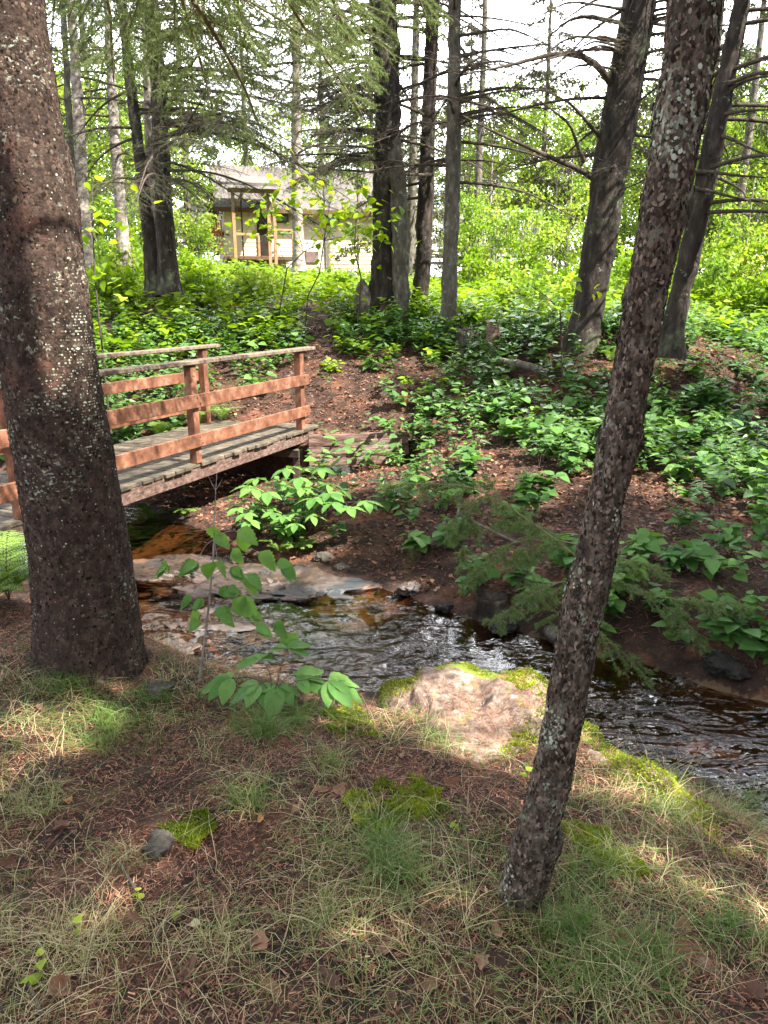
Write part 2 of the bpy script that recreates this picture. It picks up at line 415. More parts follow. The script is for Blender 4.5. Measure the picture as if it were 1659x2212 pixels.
M = {}
LICH = (.42, .46, .36)
M['bark_left'] = surf('bark_left', [(.3, (.017, .011, .009)), (.5, (.056, .036, .029)), (.68, (.13, .08, .062))], 30, (1, 1, .8), .95, 1.0, 75, .02,
    layers=[((.20, .085, .055), 2.4, .56, .72, None), (LICH, 44, .55, .60, (1, 1, 1.8), (3.2, .54, .62, (1, 1, 1.5))), ((.5, .5, .4), 60, .655, .68, None), ((.36, .36, .30), 34, .56, .60, None, (2.1, .56, .62)), ((.01, .008, .007), 2.2, .66, .76, None)])
M['bark_slender'] = surf('bark_slender', [(.36, (.022, .017, .013)), (.5, (.12, .095, .074)), (.64, (.27, .225, .175))], 40, (1, 1, .5), .95, 1.0, 90, .03,
    layers=[((.22, .21, .15), 14, .55, .66, (1, 1, .6)), ((.40, .45, .34), 34, .53, .57, None, (6, .52, .60)), ((.45, .47, .42), 60, .64, .67, None), ((.012, .009, .008), 5, .57, .65, None)])
M['bark_dark'] = surf('bark_dark', [(.3, (.012, .010, .009)), (.55, (.048, .038, .031)), (.75, (.12, .095, .078))], 12, (1, 1, .3), .9, 1.0, 30, .02,
    layers=[((.3, .33, .26), 7, .62, .68, None), ((.17, .2, .12), 1.5, .55, .7, None)])
M['bark_grey'] = surf('bark_grey', [(.3, (.06, .052, .042)), (.55, (.15, .135, .11)), (.75, (.27, .25, .21))], 14, (1, 1, .4), .9, .9, 40, .015,
    layers=[((.34, .38, .3), 9, .58, .66, None)])
M['bark_pale'] = surf('bark_pale', [(.3, (.10, .075, .065)), (.5, (.30, .26, .23)), (.7, (.5, .46, .42))], 8, (1, 1, 1.8), .85, .7, 30, .01,
    layers=[((.06, .045, .04), 5, .6, .68, (1, 1, 2))])
M['twig'] = surf('twig', [(.3, (.035, .027, .022)), (.7, (.12, .095, .075))], 20, None, .9, .3, 60, .004)
M['twig_pale'] = surf('twig_pale', [(.3, (.16, .12, .08)), (.7, (.32, .25, .16))], 20, None, .8, .3, 60, .004)
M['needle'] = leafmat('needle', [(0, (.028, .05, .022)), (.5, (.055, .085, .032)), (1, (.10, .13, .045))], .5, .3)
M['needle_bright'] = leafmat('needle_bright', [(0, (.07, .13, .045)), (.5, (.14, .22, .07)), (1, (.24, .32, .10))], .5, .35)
M['needle_dry'] = leafmat('needle_dry', [(0, (.09, .085, .065)), (.5, (.10, .11, .07)), (1, (.15, .15, .10))], .7, .25)
M['leaf_shade'] = leafmat('leaf_shade', [(0, (.045, .11, .03)), (.5, (.09, .20, .05)), (.85, (.15, .29, .06)), (1, (.28, .38, .07))], .38, .35)  # shaded copy of the undergrowth leaf, shade put into its colour
M['leaf_cover'] = leafmat('leaf_cover', [(0, (.07, .15, .015)), (.5, (.20, .33, .02)), (.85, (.33, .46, .03)), (1, (.50, .54, .05))], .45, .5)  # sunlit copy of the undergrowth leaf, sunlight put into its colour
M['leaf_blue'] = leafmat('leaf_blue', [(0, (.05, .13, .035)), (.5, (.10, .23, .055)), (1, (.20, .36, .08))], .55, .4, spec=.22)
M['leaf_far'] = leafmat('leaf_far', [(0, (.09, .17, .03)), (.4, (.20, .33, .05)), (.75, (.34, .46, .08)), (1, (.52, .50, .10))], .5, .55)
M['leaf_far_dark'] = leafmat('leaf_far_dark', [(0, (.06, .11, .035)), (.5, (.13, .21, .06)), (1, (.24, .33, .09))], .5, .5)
M['fern'] = leafmat('fern', [(0, (.09, .19, .03)), (.5, (.17, .31, .05)), (1, (.28, .44, .08))], .5, .4)
M['grass'] = leafmat('grass', [(0, (.05, .11, .018)), (.4, (.11, .20, .035)), (.6, (.20, .26, .08)), (.78, (.36, .33, .16)), (1, (.56, .46, .28))], .5, .3)
M['moss'] = leafmat('moss', [(0, (.08, .12, .01)), (.5, (.22, .29, .015)), (1, (.42, .45, .03))], .7, .3)
M['litter'] = leafmat('litter', [(0, (.04, .018, .012)), (.4, (.14, .058, .034)), (.8, (.30, .135, .08)), (1, (.44, .26, .16))], .7, 0)
M['deadleaf'] = leafmat('deadleaf', [(0, (.10, .05, .035)), (.4, (.20, .10, .065)), (.8, (.32, .17, .10)), (.9, (.5, .25, .07)), (1, (.6, .5, .34))], .6, .15, (1.2, 1, .8))
M['ground'] = surf('ground', [(.3, (.016, .011, .009)), (.5, (.045, .027, .020)), (.7, (.10, .056, .038))], 6, None, .95, 1.0, 55, .02,
    layers=[((.20, .085, .05), 2.0, .52, .66, None), ((.028, .02, .017), 1.1, .54, .68, None), ((.10, .12, .025), 1.7, .62, .70, None), ((.27, .13, .075), 40, .6, .68, None)], coord='Object')
M['bed'] = surf('bed', [(.3, (.04, .026, .016)), (.52, (.10, .064, .035)), (.74, (.22, .145, .085))], 2.0, None, .8, .8, 30, .02, layers=[((.02, .014, .01), 9, .52, .62, None)])
M['rock'] = surf('rock', [(.3, (.05, .045, .04)), (.55, (.13, .115, .095)), (.75, (.26, .22, .18))], 14, None, .9, 1, 50, .03, layers=[((.09, .13, .03), 4, .6, .68, None)])
M['rock_dark'] = surf('rock_dark', [(.3, (.012, .011, .01)), (.6, (.035, .032, .028)), (.75, (.08, .07, .06))], 14, None, .5, 1, 40, .03, spec=.35, rough2=.8)
M['rock_wet'] = surf('rock_wet', [(.3, (.02, .015, .012)), (.5, (.06, .04, .03)), (.7, (.14, .10, .08))], 3.2, None, .12, .8, 14, .02,
    layers=[((.20, .10, .055), 1.6, .57, .68, None), ((.04, .045, .05), 2.4, .52, .62, None)], spec=.6, rough2=.5)
M['boulder'] = surf('boulder', [(.34, (.07, .05, .04)), (.5, (.20, .145, .115)), (.66, (.36, .265, .215))], 24, None, .9, .9, 40, .015,
    layers=[((.33, .14, .08), 2.6, .53, .62, None), ((.14, .19, .025), 2.9, .55, .60, None), ((.30, .33, .05), 9, .62, .68, None), ((.36, .40, .33), 24, .64, .67, None)])
M['stain'] = surf('stain', [(.3, (.075, .032, .02)), (.5, (.18, .074, .042)), (.7, (.30, .155, .10))], 7, (1, 1, 1), .7, .7, 70, .006,
    layers=[((.05, .03, .022), 30, .57, .68, (1, 1, 1)), ((.30, .22, .16), 4, .58, .76, None)], rndmix=.12)
M['railcap'] = surf('railcap', [(.3, (.09, .07, .055)), (.55, (.19, .145, .11)), (.75, (.31, .235, .17))], 14, None, .75, .5, 60, .004, layers=[((.35, .17, .11), 3, .6, .72, None)], rndmix=.1)
M['deckwood'] = surf('deckwood', [(.3, (.045, .037, .027)), (.55, (.11, .09, .066)), (.75, (.21, .17, .13))], 9, None, .8, .6, 50, .006, layers=[((.12, .13, .06), 4, .6, .72, None)], rndmix=.28)
M['oldwood'] = surf('oldwood', [(.3, (.06, .04, .033)), (.5, (.18, .11, .09)), (.7, (.33, .23, .19))], 6, (.35, 3, 5), .85, 1.0, 12, .02, layers=[((.27, .24, .21), 2.5, .58, .7, None)], rndmix=.2)
M['siding'] = surf('siding', [(.3, (.76, .67, .50)), (.7, (.86, .77, .60))], 1.5, None, .6, .05, 8, .002, rndmix=.03)
M['siding_white'] = surf('siding_white', [(.3, (.72, .71, .68)), (.7, (.8, .79, .76))], 1.5, None, .6, .05, 8, .002)
M['trim_brown'] = surf('trim_brown', [(.3, (.09, .05, .03)), (.7, (.17, .10, .06))], 6, None, .6, .2, 30, .003)
M['wood_tan'] = surf('wood_tan', [(.3, (.28, .16, .08)), (.7, (.42, .27, .15))], 6, None, .7, .2, 30, .003)
M['wood_red'] = surf('wood_red', [(.3, (.45, .12, .05)), (.7, (.6, .2, .09))], 6, None, .7, .2, 30, .003)
M['shingle'] = surf('shingle', [(.3, (.09, .08, .075)), (.7, (.18, .16, .15))], 12, (1, 3, 3), .9, .5, 40, .01)
M['shed_roof'] = surf('shed_roof', [(.3, (.42, .36, .26)), (.7, (.55, .48, .37))], 8, None, .8, .3, 40, .01)
M['darkpanel'] = surf('darkpanel', [(.3, (.02, .016, .015)), (.7, (.05, .035, .03))], 5, None, .4, .1, 30, .002)
M['grey_metal'] = surf('grey_metal', [(.3, (.2, .2, .2)), (.7, (.35, .34, .33))], 5, None, .5, .1, 30, .002)
M['foundation'] = surf('foundation', [(.3, (.16, .11, .10)), (.7, (.26, .19, .17))], 5, None, .9, .3, 30, .004)
def glassmat():
    m, N, Lk = newmat('pane_glass')
    p = N.new('ShaderNodeBsdfPrincipled'); p.inputs['Base Color'].default_value = (.16, .24, .34, 1); p.inputs['Roughness'].default_value = .06
    setin(p, 'Specular IOR Level', 1.0); setin(p, 'Metallic', .55)
    o = N.new('ShaderNodeOutputMaterial'); Lk(p.outputs['BSDF'], o.inputs['Surface']); return m
M['glass'] = glassmat()
def watermat():
    m, N, Lk = newmat('stream_water')
    tcn = N.new('ShaderNodeTexCoord')
    n1 = noisenode(N, Lk, tcn.outputs['Object'], 4.6, 2, .4, (1, 1.8, 1), .9)
    n2 = noisenode(N, Lk, tcn.outputs['Object'], 14, 1, .5, (1, 1.6, 1), .6)
    ad = N.new('ShaderNodeMath'); ad.operation = 'MULTIPLY_ADD'; ad.inputs[1].default_value = .18
    Lk(n2.outputs['Fac'], ad.inputs[0]); Lk(n1.outputs['Fac'], ad.inputs[2])
    nc = noisenode(N, Lk, tcn.outputs['Object'], .9, 2, .5); mc_ = N.new('ShaderNodeMapRange'); mc_.inputs['From Min'].default_value = .40; mc_.inputs['From Max'].default_value = .58; mc_.inputs['To Min'].default_value = .15; mc_.inputs['To Max'].default_value = 1.0; Lk(nc.outputs['Fac'], mc_.inputs['Value'])
    bn = N.new('ShaderNodeBump'); bn.inputs['Distance'].default_value = .05; Lk(mc_.outputs['Result'], bn.inputs['Strength']); Lk(ad.outputs[0], bn.inputs['Height'])
    fr = N.new('ShaderNodeFresnel'); fr.inputs['IOR'].default_value = 1.42; Lk(bn.outputs['Normal'], fr.inputs['Normal'])
    tr = N.new('ShaderNodeBsdfTransparent'); tr.inputs['Color'].default_value = (.62, .45, .28, 1)
    gl = N.new('ShaderNodeBsdfGlossy'); gl.inputs['Roughness'].default_value = .07; gl.inputs['Color'].default_value = (1, 1, 1, 1); Lk(bn.outputs['Normal'], gl.inputs['Normal'])
    ms = N.new('ShaderNodeMixShader'); Lk(fr.outputs['Fac'], ms.inputs['Fac']); Lk(tr.outputs['BSDF'], ms.inputs[1]); Lk(gl.outputs['BSDF'], ms.inputs[2])
    o = N.new('ShaderNodeOutputMaterial'); Lk(ms.outputs['Shader'], o.inputs['Surface']); return m
M['water'] = watermat()
M['flake_brown'] = leafmat('flake_brown', [(0, (.018, .012, .009)), (.4, (.075, .052, .040)), (.7, (.16, .115, .088)), (1, (.29, .225, .175))], .95, 0, spec=.1)
M['flake_lichen'] = leafmat('flake_lichen', [(0, (.12, .13, .09)), (.5, (.27, .29, .22)), (1, (.46, .49, .40))], .95, 0, spec=.1)
RNG = np.random.default_rng(7)

# ------------------------------------------------------------------ ground and water
def axis(segs):
    out = [segs[0][0]]
    for a, b, st in segs:
        n = max(1, int(round((b - a)/st))); out += list(a + (b - a)*np.arange(1, n+1)/n)
    return np.array(out)
def grid(mb, xs, ys, Z, m=0):
    X, Y = np.meshgrid(xs, ys); nx, ny = len(xs), len(ys)
    V = np.stack([X, Y, Z], -1).reshape(-1, 3)
    i = np.arange(ny-1)[:, None]*nx + np.arange(nx-1)[None]
    Q = np.stack([i, i+1, i+nx+1, i+nx], -1).reshape(-1, 4); mb.add(V, Q, None, .5, None, m)
xs = axis([(-160, -40, 12), (-40, -12, 1.4), (-12, -4.5, .25), (-4.5, 4.5, .035), (4.5, 12, .2), (12, 40, 1.4), (40, 160, 12)])
ys = axis([(-40, -4, 2), (-4, .9, .2), (.9, 5, .03), (5, 10.5, .05), (10.5, 18, .15), (18, 45, .7), (45, 300, 12)])
GX, GY = np.meshgrid(xs, ys)
GZ = height(GX, GY)
near = (np.abs(GX) < 5) & (GY < 11) & (GY > .5)
GZ = GZ + np.where(near, .012*fbm2(GX, GY, 14, 3, 21), 0)
g = MB(); grid(g, xs, ys, GZ)
go = tag(g.build('ground', [M['ground'], M['bed']]), 'needle covered brown forest soil sloping to the stream', None, None, 'structure')
cxm = (GX[:-1, :-1] + GX[1:, 1:])/2; cym = (GY[:-1, :-1] + GY[1:, 1:])/2
dst, _s = stream_dist(cxm, cym)
go.data.polygons.foreach_set('material_index', (dst < -.10).astype(np.int32).ravel())
w = MB()
wx = axis([(-13, -3.5, .1), (-3.5, 4.5, .03), (4.5, 13, .1)]); wy = axis([(0.3, 7, .03), (7, 12, .1)])
WX, WY = np.meshgrid(wx, wy)
WZg = WZ + .006*fbm2(WX, WY*1.3, 4.5, 3, 31) + .003*fbm2(WX, WY, 14, 2, 33)
grid(w, wx, wy, WZg)
wo_ = w.build('stream_water', M['water'])
tag(wo_, 'shallow rippled brown stream water reflecting bright sky', None, None, 'structure')
import bmesh
bm = bmesh.new(); bm.from_mesh(wo_.data); bm.faces.ensure_lookup_table()
cc = np.array([f.calc_center_median()[:2] for f in bm.faces]); dd, _ = stream_dist(cc[:, 0], cc[:, 1])
bmesh.ops.delete(bm, geom=[f for f, d in zip(bm.faces, dd) if d > .35], context='FACES'); bm.to_mesh(wo_.data); bm.free()

# ------------------------------------------------------------------ spots the crowns are cut open for, so sun reaches them
def _g(u, v, dz=0): p = gp(u, v); p[2] += dz; return p
LIT = [(_g(1080, 1560), .20), (_g(1180, 1620), .20), (_g(1290, 1700), .17), (_g(1400, 1790), .15), (_g(1500, 1850), .14), (_g(1620, 1900), .14), (_g(880, 1560), .14), (_g(1000, 1610), .12),
       (_g(740, 1560), .08), (at(20, 1000, 5.4), .5), (at(40, 880, 5.5), .35), (at(235, 850, 7.9), .38), (at(420, 860, 7.3), .2), (at(235, 780, 7.0), .3), (at(420, 800, 7.5), .35), (atz(330, 1000, .05), .28),
       (_g(480, 1290), .2), (_g(760, 1320), .16), (at(100, 300, 3.0), .22), (at(110, 130, 3.0), .2), (at(130, 500, 3.0), .1),
       (at(1480, 880, 8.6), .45), (_g(950, 935), .14), (_g(1040, 935), .14), (_g(1280, 985), .1), (at(1560, 990, 7.8), .2), (at(600, 1430, 3.8), .3), (at(500, 1200, 4.5), .32), (at(560, 1340, 4.4), .3), (at(640, 1080, 6.3), .3), (at(470, 1150, 4.6), .2), (at(30, 1200, 4.2), .2),
       (at(540, 1080, 7.2), .22), (_g(1560, 1640), .12), (at(720, 500, 30), 2.2), (at(640, 520, 30), 1.4), (at(800, 520, 30), 1.4), (at(530, 480, 30), 1.6), (at(430, 500, 36), 2.0), (at(1080, 500, 28.5), 2.5), (at(900, 490, 30), 1.0), (at(268, 430, 17), .8)]
LITC = np.array([p for p, r in LIT]); LITR = np.array([r for p, r in LIT])
def sun_gap(P, pad=.16):
    """True where a piece of crown would shade one of the lit spots"""
    out = np.zeros(len(P), bool)
    for c, r in zip(LITC, LITR):
        d = P - c; along = d @ SUN; perp = np.linalg.norm(d - along[:, None]*SUN, axis=1)
        out |= (along > .4) & (perp < r + pad)
    return out
def keep(P, rng, pad=.16):
    return ~sun_gap(P, pad)

# ------------------------------------------------------------------ trees
def interp_path(rows, step):
    rows = np.asarray(rows, float)               # x y z r
    d = np.r_[0, np.cumsum(np.linalg.norm(np.diff(rows[:, :3], axis=0), axis=1))]
    n = max(9, int(d[-1]/step)); t = np.linspace(0, d[-1], n)
    out = np.stack([np.interp(t, d, rows[:, k]) for k in range(4)], 1)
    ker = np.array([1, 2, 3, 2, 1.]); ker /= ker.sum()
    m = max(1, int(.08/step))
    for _ in range(min(2*m, n)):
        out[2:-2] = sum(out[i:len(out)-4+i]*ker[i] for i in range(5))
    return out
def trunk_mesh(mb, rows, step, nang, amp, scale, seed, flare=(0, .2), knots=(), ridge=0, oval=1, m=0):
    P = interp_path(rows, step); K = len(P)
    T = norm(np.gradient(P[:, :3], axis=0)); A = norm(np.cross(T, [0, 1, 0.001])); B = np.cross(T, A)   # A ~ +-x, B ~ along view
    th = np.arange(nang)*2*math.pi/nang
    z0 = P[0, 2]; hgt = P[:, 2] - z0
    R = P[:, 3][:, None]*np.ones(nang)
    lob = 1 + .28*np.cos(th*3 + seed) + .18*np.cos(th*5 + 2*seed)
    R = R*(1 + flare[0]*np.exp(-hgt/flare[1])[:, None]*lob)
    D = A[:, None]*np.cos(th)[None, :, None] + B[:, None]*np.sin(th)[None, :, None]
    S = P[:, None, :3] + D*R[..., None]
    Q = S*[1, 1, .5]
    R = R + amp*fbm(Q, scale, 4, seed, .6)
    if ridge: R = R + ridge*np.abs(fbm(S*[1, 1, .18], scale*2.2, 3, seed + 50))
    for (kz, ka, ks, kam) in knots:
        dth = (th - ka + math.pi) % (2*math.pi) - math.pi
        d2 = ((P[:, 2] - kz)[:, None]**2 + (dth[None]*P[:, 3][:, None])**2)/ks**2
        R = R + kam*np.exp(-d2) - kam*.6*np.exp(-d2*6)
    R = np.maximum(R, .004)
    S = P[:, None, :3] + D*R[..., None]
    i = np.arange(K-1)[:, None]*nang; j = np.arange(nang)[None]; j2 = (j+1) % nang
    Qd = np.stack([i+j, i+j2, i+nang+j2, i+nang+j], -1).reshape(-1, 4)
    mb.add(S.reshape(-1, 3), Qd, None, .5, None, m); return S, D
def pxrows(px, Y, dz=0):
    """image rows (v, u, width) of a trunk standing at distance Y -> world rows"""
    out = []
    for (v, u, wpx) in px:
        p = at(u, v, Y); out.append((p[0], p[1], p[2] + dz, wpx*depth(p)/FPX/2))
    out.sort(key=lambda r: r[2]); return out
def finish_rows(rows, top, base_drop=.3):
    a, b = np.array(rows[-2]), np.array(rows[-1]); d = (b - a)[:3]; d = d/np.linalg.norm(d); d = norm(d*[.6, .6, 1])
    r0 = b[3]; n = 5; out = [tuple(r) for r in rows]; L_ = top - b[2]
    for k in range(1, n+1):
        t = k/n; p = b[:3] + d*L_*t*[.8, .8, 1]; out.append((*p, r0*(1 - .85*t)))
    f = out[0]; out.insert(0, (f[0] - (out[1][0]-f[0])*.2, f[1], f[2] - base_drop, f[3]*1.12)); return out
def limb(wood, ndl, S, az, Lm, rise, droop, rng, live=1.0, r0=None, dens=1.0, nsz=.026, side=1.0, km=0, kn=1, wav=.06, crowd=1.0, nmat=1, path=None):
    """one conifer branch: main stem, side twigs, fine twigs and, where alive, needles, all in one mesh"""
    K = 11; t = np.linspace(0, 1, K)[:, None]
    if path is None:
        dh = np.array([math.cos(az), math.sin(az), 0])
        P = np.array(S) + dh*Lm*t + np.array([0, 0, 1.])*(rise*t - droop*t**2)*Lm
        P = P + wav*Lm*.35*np.stack([vnoise(np.c_[t*4, np.full(K, rng.random()*99), np.full(K, k)], 1, 3) for k in range(3)], 1)*t
    else:
        q = np.asarray(path, float); dd = np.r_[0, np.cumsum(np.linalg.norm(np.diff(q, axis=0), axis=1))]; Lm = dd[-1]
        tt = np.linspace(0, Lm, K); P = np.stack([np.interp(tt, dd, q[:, k]) for k in range(3)], 1)
        P[1:-1] = (P[:-2] + 2*P[1:-1] + P[2:])/4; dh = norm((P[-1] - P[0])*[1, 1, 0])
    r0 = r0 or .006 + .0075*Lm
    tubes(wood, P[None], (r0*(1 - .85*t[:, 0]))[None], 6, .5, km)
    segs = []
    n1 = max(4, int(Lm*13*crowd)); ts = np.sort(.1 + .88*rng.random(n1)**.9); f = ts*(K-1); i = np.clip(f.astype(int), 0, K-2); fr = (f - i)[:, None]
    O = P[i]*(1-fr) + P[i+1]*fr; T = norm(P[i+1] - P[i]); sd = np.where(np.arange(n1) % 2, 1., -1.)[:, None]
    Sx = norm(np.cross(T, [0, 0, 1.]))
    ang = rng.uniform(.6, 1.15, n1)[:, None]
    D = norm(T*np.cos(ang) + Sx*sd*np.sin(ang) + rng.normal(0, .22, (n1, 3)) - [0, 0, .12])
    L1 = (side*Lm*.42*(1 - ts)**.75*rng.uniform(.5, 1.1, n1) + .07)
    K1 = 6; s = np.linspace(0, 1, K1)[None, :, None]
    P1 = O[:, None] + D[:, None]*L1[:, None, None]*s + np.array([0, 0, -1.])*(.18*L1)[:, None, None]*s**2 + rng.normal(0, .018, (n1, K1, 3))*s*L1[:, None, None]**.5
    tubes(wood, P1, (.0014 + .0045*L1)[:, None]*(1 - .75*s[..., 0]), 3, .5, km)
    m2 = 5 if live > .3 else 6
    n2 = n1*m2; par = np.repeat(np.arange(n1), m2); t2 = rng.uniform(.15, .98, n2); f = t2*(K1-1); i = np.clip(f.astype(int), 0, K1-2); fr = (f - i)[:, None]
    O2 = P1[par, i]*(1-fr) + P1[par, i+1]*fr; T2 = norm(P1[par, i+1] - P1[par, i]); S2 = norm(np.cross(T2, [0, 0, 1.]))
    sg = np.where(rng.random(n2) > .5, 1., -1.)[:, None]; an = rng.uniform(.5, 1.1, n2)[:, None]
    D2 = norm(T2*np.cos(an) + S2*sg*np.sin(an) + rng.normal(0, .3, (n2, 3)) - [0, 0, .15])
    L2 = L1[par]*(.42*(1 - t2) + .12)*rng.uniform(.5, 1.2, n2) + .025
    s2 = np.linspace(0, 1, 4)[None, :, None]
    P2 = O2[:, None] + D2[:, None]*L2[:, None, None]*s2 - np.array([0, 0, 1.])*(.15*L2)[:, None, None]*s2**2
    tubes(wood, P2, .0017*(1 - .5*s2[..., 0])*np.ones((n2, 1)), 3, .5, km)
    if live > 0:
        for (PP, LL, dn) in ((P2, L2, 1.0), (P1, L1, 1.0), (P[None, 3:], np.array([Lm*.75]), .5)):
            KK = PP.shape[1]; cnt = np.maximum(1, (LL*190*dens*dn*live).astype(int)); par = np.repeat(np.arange(len(LL)), cnt); n = len(par)
            tt = rng.random(n)*(KK-1)*.999; i = tt.astype(int); fr = (tt - i)[:, None]
            a, b = PP[par, i], PP[par, i+1]; O_ = a*(1-fr) + b*fr; T_ = norm(b - a)
            if live < 1:
                k_ = vnoise(O_, 3, 5) < (live*2 - 1); O_, T_ = O_[k_], T_[k_]; n = len(O_)
            N_ = norm(rng.normal(0, 1, (n, 3))); Pp = norm(np.cross(T_, N_)); Dn = norm(T_*.65 + Pp*.8 + [0, 0, .1])
            ln = nsz*rng.uniform(.7, 1.2, n)
            place(ndl, *NEEDLE, O_, Dn, N_, np.stack([ln*1.1, ln, ln], 1), rng.random(n)*.8 + .1*rng.random(), kn)
    return P
def build_limb(parent, mats, *a, name='branch', **k):
    mb = MB(); P = limb(mb, mb, *a, **k); return mb.build(name, mats, parent), P
_h = np.arange(7)*2*math.pi/7
PLATE = (np.r_[[[0, 0, .10]], np.c_[np.cos(_h)*.5*np.array([1, .8, 1.1, .9, 1.05, .75, 1]), np.sin(_h)*.5*np.array([.9, 1.1, .8, 1, .85, 1.1, 1]), 0*_h]], None, [(0, 1+j, 1+(j+1) % 7) for j in range(7)])
def scales(mb, SD, n, s0, s1, asp, rng, lo, hi, m, tone, patch=2.2, thr=None, lift=.0015, imax=None):
    """bark scales and crusts of lichen lying on the trunk"""
    S, D = SD; K, A_ = S.shape[:2]; K = imax or K; i = rng.integers(2, K-2, n); j = rng.integers(0, A_, n); P = S[i, j]; N_ = D[i, j]; 
    if thr is not None:
        k = fbm(P*[1, 1, .8], patch, 3, 31) + rng.normal(0, .12, n) > thr; P, N_ = P[k], N_[k]; n = len(P)
    up = norm(np.cross(N_, np.cross([0, 0, 1.], N_))); a = rng.normal(0, .45, n)[:, None]; Y = norm(up*np.cos(a) + np.cross(N_, up)*np.sin(a)); N2 = norm(N_ + rng.normal(0, .22, (n, 3)))
    sz = rng.uniform(s0, s1, n)*rng.uniform(.5, 1, n); place(mb, *PLATE, P + N_*lift, Y, N2, np.stack([sz, sz*asp, sz], 1), np.clip(rng.normal(tone, (hi-lo)/3, n), lo, hi), m)
TREES = {}
def spruce(label, px, Y, bark, top, zs, rng, live=.8, seed=0, Lr=(1.2, 2.6), n=14, azr=None, step=.03, nang=28, amp=.012, cat='spruce tree', group=None, name='spruce_tree', mats=None, flare=(.35, .25),
           knots=(), ridge=.012, dens=1.0, nsz=.028, rise=.05, droop=.25, base=None, crowd=1.0, topcrown=True, side=1.0, drop=.3):
    rows = pxrows(px, Y) if px is not None else base
    rows = finish_rows(rows, top, drop)
    b = np.array(rows[1][:3]); root = empty(name, b, label, cat, group)
    mb = MB(); trunk_mesh(mb, rows, step, nang, amp, 9, seed, flare, knots, ridge); mb.build('trunk', bark, root)
    rr = np.array(rows); zz = zs[0] + (zs[1] - zs[0])*(np.arange(n) + rng.random(n))/n
    mats = mats or [M['twig'], M['needle']]
    for k, z in enumerate(zz):
        c = np.array([np.interp(z, rr[:, 2], rr[:, j]) for j in range(4)])
        az = rng.random()*6.283 if azr is None else rng.uniform(*azr)
        lv = live(z) if callable(live) else live
        build_limb(root, mats, c[:3], az, rng.uniform(*Lr), rise + rng.normal(0, .06), droop*rng.uniform(.6, 1.3), rng, live=lv, r0=min(.028, c[3]*.3), dens=dens, nsz=nsz, crowd=crowd, side=side)
    if topcrown: crown_above(root, rr, zs[1], top, rng, Lr[1]*.75, dens=.45)
    TREES[label] = root; return root
def crown_above(root, rr, z0, z1, rng, R, n=None, mat=None, size=.085, dens=1.0, thin=0):
    """upper crown: drooping whorled boughs of needle sprays round the stem"""
    mb = MB(); nb = n or int((z1 - z0)*6*dens); OO = []
    zz = z0 + (z1 - z0)*rng.random(nb)
    for z in zz:
        c = np.array([np.interp(z, rr[:, 2], rr[:, j]) for j in range(3)]); az = rng.random()*6.283
        Lb = R*(1.05 - .85*(z - z0)/(z1 - z0))*rng.uniform(.6, 1.1); q = int(100*Lb)
        t = rng.random(q)**.7; dh = np.array([math.cos(az), math.sin(az), 0]); sx = np.array([-dh[1], dh[0], 0])
        P = c + dh*(Lb*t)[:, None] + np.array([0, 0, 1.])*((.05*t - .3*t*t)*Lb)[:, None] + sx*(rng.normal(0, .16, q)*Lb*(1.1 - t))[:, None] + rng.normal(0, .04, (q, 3))
        OO.append(np.c_[P, np.tile(dh, (q, 1))])
        tubes(mb, (c + dh*Lb*np.linspace(0, 1, 6)[:, None] + np.array([0, 0, 1.])*((.05*np.linspace(0, 1, 6) - .3*np.linspace(0, 1, 6)**2)*Lb)[:, None])[None], (.02*(1 - .8*np.linspace(0, 1, 6)))[None], 4, .5, 0)
    OO = np.concatenate(OO); OO = OO[keep(OO[:, :3], rng)]; n_ = len(OO)
    D = norm(OO[:, 3:]*.6 + rng.normal(0, .6, (n_, 3)) - [0, 0, .2]); sz = size*rng.uniform(.6, 1.4, n_)
    place(mb, *DIA, OO[:, :3], D, norm(rng.normal(0, .6, (n_, 3)) + [0, 0, 1]), np.stack([sz*.55, sz, sz], 1), rng.random(n_), 1)
    return mb.build('crown', [M['twig'], mat or M['needle']], root)
